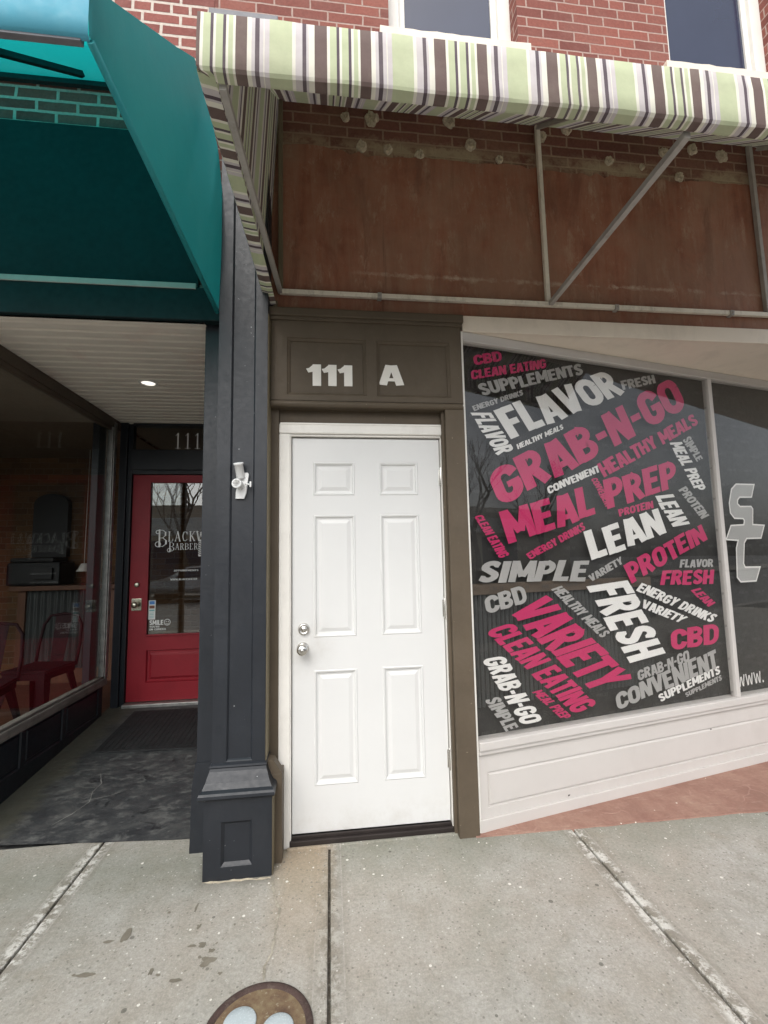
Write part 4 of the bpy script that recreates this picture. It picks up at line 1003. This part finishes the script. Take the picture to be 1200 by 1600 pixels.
# little barber pole between the words
for k in range(7):
    z = 1.475+k*.017; mb.poly([fg(-1.012, z, 0), fg(-.985, z+.012, 0), fg(-.985, z+.021, 0), fg(-1.012, z+.009, 0)])
blob(mb, -.9985, 1.607, .016, .010, fg, 12, 0); blob(mb, -.9985, 1.468, .014, .008, fg, 12, 0)
mb.build('glass_word', M['v_white'], rd, merge=False); mb = MB()
flat_word(mb, 'APPOINTMENTS', -1.222, 1.326, .215, .017, fg, 0,  .7)
mb.build('glass_word', M['v_white'], rd, merge=False); mb = MB()
flat_word(mb, 'www.blackwater', -1.250, 1.246, .235, .018, fg, 0,  .7)
mb.build('glass_word', M['v_white'], rd, merge=False); mb = MB()
flat_word(mb, 'SMILE', -1.420, .852, .118, .044, fg, 0, 1.0)
mb.build('glass_word', M['v_white'], rd, merge=False); mb = MB()
flat_word(mb, "YOU'RE", -1.420, .829, .088, .017, fg, 0, .8)
mb.build('glass_word', M['v_white'], rd, merge=False); mb = MB()
flat_word(mb, 'ON CAMERA', -1.420, .805, .142, .018, fg, 0, .8)
mb.build('glass_word', M['v_white'], rd, merge=False); mb = MB()
mb.lathe([(.024, 0), (.0285, 0)], Matrix.Translation((-1.268, YB+.0192, .874)) @ Matrix.Rotation(R(90), 4, 'X'), 22, smooth=False)
blob(mb, -1.277, .880, .0035, .006, fg, 8, 0); blob(mb, -1.259, .880, .0035, .006, fg, 8, 0)
sm_ = [(-1.268+.016*math.cos(R(a)), .874+.016*math.sin(R(a))) for a in range(200, 345, 12)]
for a, b in zip(sm_[:-1], sm_[1:]): mb.poly([fg(a[0], a[1]-.002, 0), fg(b[0], b[1]-.002, 0), fg(b[0], b[1]+.002, 0), fg(a[0], a[1]+.002, 0)])
mb.build('glass_word', M['v_white'], rd, merge=False)
mb = MB()
mb.box((-1.431, YB+.0175, .902), (-1.372, YB+.0188, 1.072), 0, 0)
mb.box((-1.424, YB+.0168, 1.036), (-1.379, YB+.0174, 1.066), 0, 1); mb.box((-1.424, YB+.0168, 1.000), (-1.379, YB+.0174, 1.026), 0, 2); mb.box((-1.424, YB+.0168, .975), (-1.379, YB+.0174, .990), 0, 3)
for k in range(4): mb.box((-1.422, YB+.0168, .915+k*.014), (-1.385, YB+.0174, .920+k*.014), 0, 3)
mb.build('glass_sticker', [M['v_white'], M['st_blue'], M['st_brown'], M['st_teal']], rd)

# dim room behind the glass
mb = MB(); mb.poly([(-5, .1, .13), (-1.765, .1, .13), (-1.765, 3.4, .13), (-5, 3.4, .13)]); mb.poly([(-1.765, 1.96, .13), (-.5, 1.96, .13), (-.5, 3.4, .13), (-1.765, 3.4, .13)])
mb.build('room_floor', M['wood_floor'], BAR)
mb = MB(); mb.box((-5.05, 3.4, .1), (-.45, 3.45, 2.75)); mb.build('room_back_wall', M['brick_int'], BAR)
mb = MB(); mb.box((-5.05, .1, .1), (-5.0, 3.4, 2.75)); mb.box((-.50, 1.97, .1), (-.455, 3.4, 2.69)); mb.box((-5, .1, 2.70), (-1.762, 3.4, 2.705)); mb.box((-1.76, 1.965, 2.715), (-.5, 3.4, 2.72))
mb.build('room_walls', M['int_wall'], BAR)
ct = root('shop_counter', (-2.75, 3.1, .13), 'brown counter with a corrugated metal front inside the dim barber room', 'counter')
mb = MB(); mb.box((-3.25, 2.93, 1.13), (-2.15, 3.38, 1.18), .006); mb.build('counter_top', M['counter_wood'], ct)
mb = MB(); mb.box((-3.2, 3.0, .13), (-3.12, 3.38, 1.1295), .004); mb.box((-2.28, 3.0, .13), (-2.2, 3.38, 1.1295), .004); mb.box((-3.12, 3.0, .13), (-2.28, 3.05, .28)); mb.build('counter_end', M['counter_wood'], ct)
mb = MB(); n_ = 160
for k in range(n_):
    a = -3.12+k*.84/n_; b = -3.12+(k+1)*.84/n_; h = lambda q: 3.02+.012*math.sin(q*2*math.pi/.068)
    mb.poly([(a, h(a), .28), (b, h(b), .28), (b, h(b), 1.1295), (a, h(a), 1.1295)], smooth=True)
mb.build('corrugated_front', M['corr'], ct)
mb = MB(); mb.box((-3.35, 3.02, 1.181), (-2.80, 3.34, 1.44), .03); mb.box((-3.30, 3.0, 1.44), (-2.86, 3.3, 1.49), .015)
mb.box((-3.05, 2.985, 1.25), (-2.86, 3.018, 1.38), .005)
lab(mb.build('espresso_machine', M['black'], None), 'black boxy machine standing on the corrugated counter', 'machine')
mb = MB(); ol = [(-3.28, 1.50), (-2.90, 1.50), (-2.90, 2.12)]+[(-3.09+.19*math.cos(R(a)), 2.12+.13*math.sin(R(a))) for a in range(0, 181, 15)]
mb.extrude(ol, 0, .08, FY(3.395))
lab(mb.build('chalkboard', M['black'], None), 'black arch topped board hanging on the dim brown brick wall', 'board')
mb = MB(); mb.tube([(-2.5, 2.95, 2.70), (-2.505, 2.95, 2.1), (-2.51, 2.95, 1.42)], .004, 6); mb.lathe([(0, .09), (.03, .085), (.05, .04), (.075, 0), (.070, 0), (.045, .036), (0, .08)], Matrix.Translation((-2.51, 2.95, 1.33)), 20)
lab(mb.build('pendant_lamp', M['white_trim'], None), 'white pendant lamp on a long cord above the barber counter', 'lamp')

def cafe_chair(label):
    t = root('cafe_chair', (0, 0, 0), label, 'chair', 'dark red metal chairs behind the barber window')
    mb = MB(); bm = bmesh.new(); bmesh.ops.create_cube(bm, size=1)
    for v in bm.verts: v.co = Vector((v.co.x*.37, v.co.y*.37, .445+v.co.z*.03))
    bmesh.ops.bevel(bm, geom=list(bm.edges), offset=.012, segments=3, affect='EDGES'); mb.bm(bm)
    mb.box((-.17, -.17, .385), (.17, -.160, .432), .003); mb.box((-.17, .160, .385), (.17, .17, .432), .003); mb.box((-.17, -.16, .385), (-.16, .16, .432), .003); mb.box((.16, -.16, .385), (.17, .16, .432), .003)
    mb.build('seat', M['chair_red'], t)
    for sx_ in (-1, 1):
        for sy_ in (-1, 1):
            mb = MB(); a = Vector((sx_*.155, sy_*.155, .43)); b = Vector((sx_*.225, sy_*.225, .0)); n_ = 6
            for k in range(n_):
                p = a.lerp(b, k/n_); q = a.lerp(b, (k+1)/n_); w0 = .075-.045*k/n_; w1 = .075-.045*(k+1)/n_
                for (dx, dy) in ((-sx_, 0), (0, -sy_)):
                    d = Vector((dx, dy, 0)); tk = Vector((-sx_*.004*(dx == 0), -sy_*.004*(dy == 0), 0))
                    mb.mesh([p, p+d*w0, q+d*w1, q, p+tk, p+d*w0+tk, q+d*w1+tk, q+tk], [(0, 1, 2, 3), (7, 6, 5, 4), (0, 4, 5, 1), (1, 5, 6, 2), (2, 6, 7, 3), (3, 7, 4, 0)])
            mb.build('leg', M['chair_red'], t, merge=False)
    mb = MB(); mb.tube([(-.175, .17, .43), (-.178, .205, .60), (-.165, .235, .76), (-.12, .248, .835), (0, .252, .852), (.12, .248, .835), (.165, .235, .76), (.178, .205, .60), (.175, .17, .43)], .012, 10)
    mb.build('back_frame', M['chair_red'], t)
    mb = MB()
    for k in range(6):
        a = k/6; b = (k+1)/6; P = lambda s_: (.175+.075*s_, .45+.395*s_); (ya, za), (yb, zb) = P(a), P(b)
        wa = .055+.02*a; wb = .055+.02*b
        mb.poly([(-wa, ya, za), (wa, ya, za), (wb, yb, zb), (-wb, yb, zb)]); mb.poly([(-wa, ya+.004, za), (-wb, yb+.004, zb), (wb, yb+.004, zb), (wa, ya+.004, za)])
    mb.build('back_splat', M['chair_red'], t)
    return t
def dup(src, loc, rz, label):
    r_ = src.copy(); col.objects.link(r_); r_.location = loc; r_.rotation_euler = (0, 0, rz); r_['label'] = label
    for ch in src.children:
        c = ch.copy(); col.objects.link(c); c.parent = r_; c.matrix_parent_inverse = ch.matrix_parent_inverse.copy()
    return r_
ch1 = cafe_chair('dark red metal cafe chair behind the barber window, nearer the red door')
ch1.location = (-2.16, 1.66, .13); ch1.rotation_euler = (0, 0, R(-8))
dup(ch1, (-2.24, 1.10, .13), R(12), 'dark red metal cafe chair cut by the left picture edge behind the barber window')

# recessed ceiling light and door mat
lt = root('recessed_light', (-1.087, .868, 2.70), 'round white recessed light in the beadboard ceiling', 'light')
MD = Matrix.Translation((-1.087, .868, 2.699)) @ Matrix.Rotation(R(180), 4, 'X')
mb = MB(); mb.lathe([(.046, -.004), (.048, .006), (.060, .007), (.066, .002), (.066, -.002)], MD, 32); mb.build('trim_ring', M['white_trim'], lt)
mb = MB(); mb.lathe([(.0, .004), (.03, .0035), (.046, .002), (.047, -.003)], MD, 32); mb.build('lens', M['lens'], lt)
mb = MB(); P = []
for (x, y) in ((-1.45, 1.085), (-.60, 1.045), (-.60, 1.735), (-1.45, 1.74)): P.append((x, y))
mb.extrude(P, .003, .014, lambda u, v, d: (u, v, pz(v)+.004+d))
for k in range(22):
    x = -1.43+k*.0385; mb.extrude([(x, 1.10), (x+.014, 1.10), (x+.014, 1.72), (x, 1.72)], .0141, .0165, lambda u, v, d: (u, v, pz(v)+.004+d))
lab(mb.build('door_mat', M['rubber'], None), 'dark ribbed rubber mat lying in front of the red door', 'mat')

# ------------------------------------------------------------------ flag holder
fl = root('flag_holder', (-.245, -.142, 1.80), 'white cast two socket flag pole bracket screwed to the charcoal pilaster', 'bracket')
mb = MB(); ol = [(-.262, 1.722), (-.222, 1.722), (-.212, 1.75), (-.200, 1.845), (-.205, 1.852), (-.238, 1.852), (-.244, 1.845), (-.262, 1.75)]
mb.extrude(ol, -.008, .010, FY(-.145)); mb.build('plate', M['white_cast'], fl)
def socket(p, d, L, r=.0185):
    mb = MB(); q = Vector(d).to_track_quat('Z', 'Y').to_matrix().to_4x4(); q.translation = Vector(p)
    mb.lathe([(0, 0), (r*.9, 0), (r, .008), (r, L-.010), (r*1.15, L-.008), (r*1.15, L), (r*.80, L), (r*.80, L-.03), (0, L-.032)], q, 22)
    mb.build('socket', M['white_cast'], fl)
socket((-.238, -.152, 1.822), (-.10, -.34, .95), .080, .021); socket((-.240, -.150, 1.786), (-.12, -.98, .06), .062, .0205)
mb = MB(); mb.tube([(-.215, -.17, 1.792), (-.190, -.175, 1.79)], .004, 8); mb.box((-.192, -.180, 1.776), (-.183, -.170, 1.804), .003); mb.build('thumb_screw', M['white_cast'], fl)

# ------------------------------------------------------------------ striped awning
AW = root('striped_awning', (1.4, 0, 2.89), 'green, brown and cream striped fabric awning over the brown plaster wall', 'awning')
XR = 3.45
def wav(x, s_): return .006*noise.noise(Vector((x*2.1, s_*.5, 0)))+.0025*noise.noise(Vector((x*9, s_*.8, 5)))
def cor(x, s_):   # left end tapers in towards the bar
    return x
prof = [(.002, 4.095), (-.30, 3.838), (-.60, 3.580), (-.90, 3.324), (-1.152, 3.108), (-1.163, 3.096), (-1.166, 3.04), (-1.166, 2.975), (-1.166, 2.908), (-1.161, 2.900), (-1.134, 2.8955), (-1.122, 2.899)]
leftx = [-.072, -.105, -.135, -.162, -.186, -.190, -.191, -.191, -.190, -.184, -.140, -.128]
mb = MB(); NX = 150
def ap(i, s_):
    y, z = prof[s_]; x = max(leftx[s_], -.19+(XR+.19)*i/NX) if i else leftx[s_]
    sag = wav(x, s_) if s_ > 0 else 0
    return (x, y-sag, z+(-.010*math.sin(math.pi*((x-.0) % 1.5)/1.5)*(1 if 0 < s_ < 4 else 0))+(.003*noise.noise(Vector((x*4, 3, s_*.1))) if s_ >= 8 else 0))
for s_ in range(len(prof)-1):
    for i in range(NX):
        P = [ap(i, s_), ap(i+1, s_), ap(i+1, s_+1), ap(i, s_+1)]
        mb.poly(P, [(-.19+(XR+.19)*q/NX, 0) for q in (i, i+1, i+1, i)], smooth=(s_ not in (4, 8, 9)))
# left side panel (stripes run down it), with its tucked-in lower edge
sp_ = [(-.012, 0), (-.30, 1), (-.60, 2), (-.90, 3), (-1.15, 4)]
NS = 46
def side(t, lev):
    y = .002-(1.150+.002)*t; ztop = 4.095+(3.108-4.095)*t; xo = -.072+(-.186+.072)*t; xb = -.062-.063*t
    dr = (1-t)**1.6
    xo2 = xo-.062*(1-t)**.8-.006
    return {0: (xo, y, ztop), 1: (xo2, y, 2.912-.10*dr), 2: (xo2+.006, y, 2.903-.11*dr), 3: (xb-.040, y, 2.899-.115*dr), 4: (xb-.014, y, 2.893-.105*dr)}[lev]
for k in range(NS):
    a, b = k/NS, (k+1)/NS
    for lv in range(4):
        P = [side(a, lv), side(b, lv), side(b, lv+1), side(a, lv+1)]
        mb.poly(P, [(-1.138*q*1.0+.05, 0) for q in (a, b, b, a)], smooth=False)
lab(mb.build('fabric_cover', M['stripe'], AW), 'striped fabric with bands of green, cream and brown')
mb = MB(); mb.bar((-.066, -.030, 2.892), (XR, -.030, 2.896), .022, .026); mb.build('wall_bar', M['pipe'], AW)
for x in (.49, 1.93, 2.7):
    mb = MB(); mb.box((x-.012, -.048, 2.874), (x+.012, -.012, 2.908), .003); mb.tube([(x, -.048, 2.891), (x, -.056, 2.891)], .006, 8); mb.build('bar_clamp', M['pipe_grey'], AW)
mb = MB(); mb.bar((-.125, -1.140, 2.922), (XR, -1.140, 2.922), .022, .022); mb.build('front_bar', M['pipe_grey'], AW)
mb = MB(); mb.bar((-.062, -.03, 2.892), (-.122, -1.12, 2.897), .024, .026); mb.build('side_bar', M['pipe_grey'], AW)
mb = MB(); mb.bar((1.508, -.045, 2.893), (1.478, -1.115, 2.897), .026, .026); mb.build('spreader_bar', M['pipe_grey'], AW)
for x, mt in ((-.060, 'olive_tan'), (1.500, 'pipe'), (2.965, 'pipe_grey')):
    mb = MB(); mb.bar((x, -.028, 2.905), (x-.004, -.028, 4.07), .027, .024); mb.build('upright', M[mt], AW)
for x in (1.49, 3.0):
    mb = MB(); mb.bar((x, -.05, 4.03), (x, -1.12, 3.115), .022, .022); mb.build('rafter', M['pipe_grey'], AW)

# ------------------------------------------------------------------ teal awning
TA = root('teal_awning', (-1.8, 0, 2.89), 'teal canvas awning over the barber entrance, left of the striped one', 'awning')
XL = -3.45
mb = MB(); NX = 40
pf = [(.004, 4.072), (-.13, 4.160), (-.45, 3.83), (-.80, 3.485), (-1.192, 3.10), (-1.203, 3.088), (-1.203, 2.985), (-1.196, 2.936), (-1.18, 2.930)]
rx = [-.525, -.515, -.500, -.49, -.480, -.478, -.478, -.480, -.481]
def tp(i, s_):
    y, z = pf[s_]; x = rx[s_]+(XL-rx[s_])*i/NX
    wv = .008*noise.noise(Vector((x*2.2, s_*1.7, 8))) if 0 < s_ < 8 and i > 0 else 0
    return (x, y-wv, z)
for s_ in range(len(pf)-1):
    for i in range(NX): mb.poly([tp(i, s_), tp(i+1, s_), tp(i+1, s_+1), tp(i, s_+1)], mi=1 if s_ >= 4 else 0, smooth=True)
# right wing: top edge follows the slope, wall edge swings out over the pilaster
top_e = [Vector(tp(0, s_)) for s_ in range(1, 5)][::-1]+[Vector((-.512, -.02, 4.19))]           # front top -> wall top
wall_e = [(-.455, -.07, 3.95), (-.380, -.14, 3.62), (-.350, -.158, 3.35), (-.349, -.160, 3.0), (-.357, -.160, 2.70)]
edge = [Vector((-.480, -1.19, 2.932)), Vector((-.478, -1.203, 2.985)), Vector((-.478, -1.203, 3.088))]+top_e+[Vector(p) for p in wall_e]
# lower edge: straight from front bottom to wall bottom
lo0, lo1 = Vector((-.481, -1.18, 2.931)), Vector((-.366, -.150, 2.690))
# sample both chains by arc length
def sample(pts, n_):
    L = [0]
    for a, b in zip(pts[:-1], pts[1:]): L.append(L[-1]+(b-a).length)
    out = []
    for k in range(n_+1):
        t = L[-1]*k/n_; j = max(i for i in range(len(L)) if L[i] <= t+1e-9); j = min(j, len(pts)-2)
        out.append(pts[j].lerp(pts[j+1], (t-L[j])/(L[j+1]-L[j])))
    return out
up_c = sample(edge, 60); lo_c = [lo0.lerp(lo1, k/60) for k in range(61)]
NV = 16
def wg(i, j):
    t = j/NV; p = lo_c[i].lerp(up_c[i], t)
    bul = .030*math.sin(math.pi*t)*math.sin(math.pi*i/60)
    return (p.x+bul+.006*noise.noise(Vector((p.y*3, p.z*3, 1)))*math.sin(math.pi*t), p.y, p.z)
for i in range(60):
    for j in range(NV): mb.poly([wg(i, j), wg(i+1, j), wg(i+1, j+1), wg(i, j+1)], smooth=True)
# hem turned round the lower edge
mb.tube([wg(0, 0), tuple(lo0.lerp(lo1, .5)), wg(60, 0)], .011, 12)
lab(mb.build('canvas_cover', [M['teal'], M['teal_skylit']], TA), 'teal canvas with a triangular side wing')
mb = MB(); mb.bar((-.505, -1.176, 2.938), (XL, -1.176, 2.938), .020, .026); mb.build('front_bar', M['flash'], TA)
mb = MB(); mb.bar((-.505, -.040, 2.888), (XL, -.040, 2.888), .024, .030); lab(mb.build('wall_bar', M['pipe_mint'], TA), 'pale mint bar along the wall')
mb = MB(); mb.bar((-.60, -.02, 4.055), (XL, -.02, 4.055), .024, .03); mb.build('ledger', M['teal_and_shade'], TA)
mb = MB(); mb.bar((-1.12, -.06, 4.07), (-1.72, -1.12, 3.12), .026, .026); mb.build('rafter', M['teal_and_shade'], TA)

# ------------------------------------------------------------------ in-ground fixture in the sidewalk
FX = root('ground_fixture', (-.03, -.90, 0), 'round rusty in-ground fixture with two pale round lenses in the sidewalk', 'fixture')
MF = Matrix.Translation((-.028, -.902, 0))
mb = MB(); mb.lathe([(.168, .000), (.167, .006), (.160, .009), (.148, .008), (.144, .003)], MF, 48); mb.build('rim', M['rust_dark'], FX)
mb = MB(); mb.lathe([(.1445, .0035), (.10, .0045), (.05, .0050), (0, .0050)], MF, 40); mb.build('lid', M['rust'], FX)
for x, y, r_ in ((-.086, -.862, .050), (.032, -.896, .048)):
    mb = MB(); mb.lathe([(r_, .004), (r_, .0075), (r_*.93, .010), (r_*.5, .0115), (0, .012)], Matrix.Translation((x, y, 0)), 32); mb.build('lens', M['pale_disc'], FX)

# ------------------------------------------------------------------ across the street (seen in the glass)
OB = root('street_shop', (3, -18, 0), 'low tan shop with a white sign band across the street', 'shop')
mb = MB(); mb.box((-26, -26, -.1), (26, -18, 4.3)); mb.build('wall', M['beige_wall'], OB)
mb = MB(); mb.box((-22, -18.5, 2.75), (22, -17.9, 3.65), .02); mb.build('sign_band', M['sign_white'], OB)
mb = MB()
for k in range(11): mb.box((-21+k*3.9, -18.06, .5), (-21+k*3.9+2.9, -17.99, 2.5))
mb.build('shop_glazing', M['upper_glass'], OB)
def car(label, x, y, m_, cat='car'):
    t = root('parked_car', (x, y, -.14), label, cat)
    L = 4.5; pr_ = [(-2.25, .35), (-2.25, .62), (-2.1, .80), (-1.25, .90), (-.55, 1.38), (.65, 1.42), (1.45, .98), (2.1, .90), (2.25, .65), (2.25, .35)]
    mb = MB(); bm = bmesh.new(); rings = []
    for q in (-.86, -.80, .80, .86):
        s_ = 1 if abs(q) > .82 else 1
        rings.append([bm.verts.new((px, q*(1 if pz_ < 1.0 else .80), pz_)) for px, pz_ in pr_])
    for A, B in zip(rings[:-1], rings[1:]):
        for i in range(len(pr_)): bm.faces.new([A[i], A[(i+1) % len(pr_)], B[(i+1) % len(pr_)], B[i]])
    bm.faces.new(rings[0][::-1]); bm.faces.new(rings[-1])
    bmesh.ops.bevel(bm, geom=list(bm.edges), offset=.05, segments=2, affect='EDGES')
    mb.bm(bm, 0, Matrix.Translation((x, y, -.14)), True); mb.build('body', m_, t)
    for s_ in (-1, 1):
        mb = MB(); ol = [(-.98, .95), (-.50, 1.30), (.58, 1.33), (1.10, .97)]
        mb.extrude(ol, 0, .02, lambda u, v, d: (x+u, y+s_*(.735+.0+d+.12*(1.33-v)/.4), v-.14)); mb.build('side_window', M['upper_glass'], t)
    for wx in (-1.4, 1.4):
        for s_ in (-1, 1):
            mb = MB(); mb.lathe([(0, 0), (.2, 0), (.30, .01), (.32, .04), (.32, .18), (.30, .2), (0, .2)], Matrix.Translation((x+wx, y+s_*.70-.1, .18)) @ Matrix.Rotation(R(-90), 4, 'X'), 24); mb.build('wheel', M['black'], t)
car('silver car parked at the far kerb, seen in the red door glass', -4.6, -12.4, M['car_silver'])
car('dark car parked at the far kerb, seen in the shop window', 4.2, -12.4, M['car_dark'])
def tree(label, x, y, seed):
    rnd = random.Random(seed); t = root('bare_tree', (x, y, 0), label, 'tree', 'bare street trees')
    tk = MB(); cr_ = MB()
    def grow(mbx, p, d, L, r_, lv):
        pts = [p]; q = p.copy(); dd = d.copy()
        for k in range(4):
            dd = (dd+Vector((rnd.uniform(-.16, .16), rnd.uniform(-.16, .16), .05))).normalized(); q = q+dd*L/4; pts.append(q.copy())
        mbx.tube(pts, [r_*(1-.12*k) for k in range(5)], 7 if lv < 2 else 4, caps=False)
        if lv >= 4: return
        for b in range(3 if lv else 4):
            a = rnd.uniform(0, 6.28); sd2 = Vector((math.cos(a), math.sin(a), rnd.uniform(.4, .9))).normalized()
            grow(cr_, pts[-1] if b else pts[3], (dd*.7+sd2*.75).normalized(), L*rnd.uniform(.6, .78), r_*.52, lv+1)
    grow(tk, Vector((x, y, 0)), Vector((0, 0, 1)), 2.6, .17, 0)
    tk.build('trunk', M['bark'], t); cr_.build('crown', M['bark'], t, merge=False)
tree('bare tree at the far kerb, seen in the shop window', 9.5, -15.0, 4)
tree('bare tree at the far kerb, seen in the red door glass', -6.2, -15.2, 9)
tree('bare tree at the far kerb, second from the left in the shop window glass', 14.5, -14.6, 12)
tree('tall bare tree at the far kerb, beside the right pane reflection', 20.0, -15.3, 21)
tree('bare tree nearest the street shop door, far kerb', 4.8, -14.8, 33)
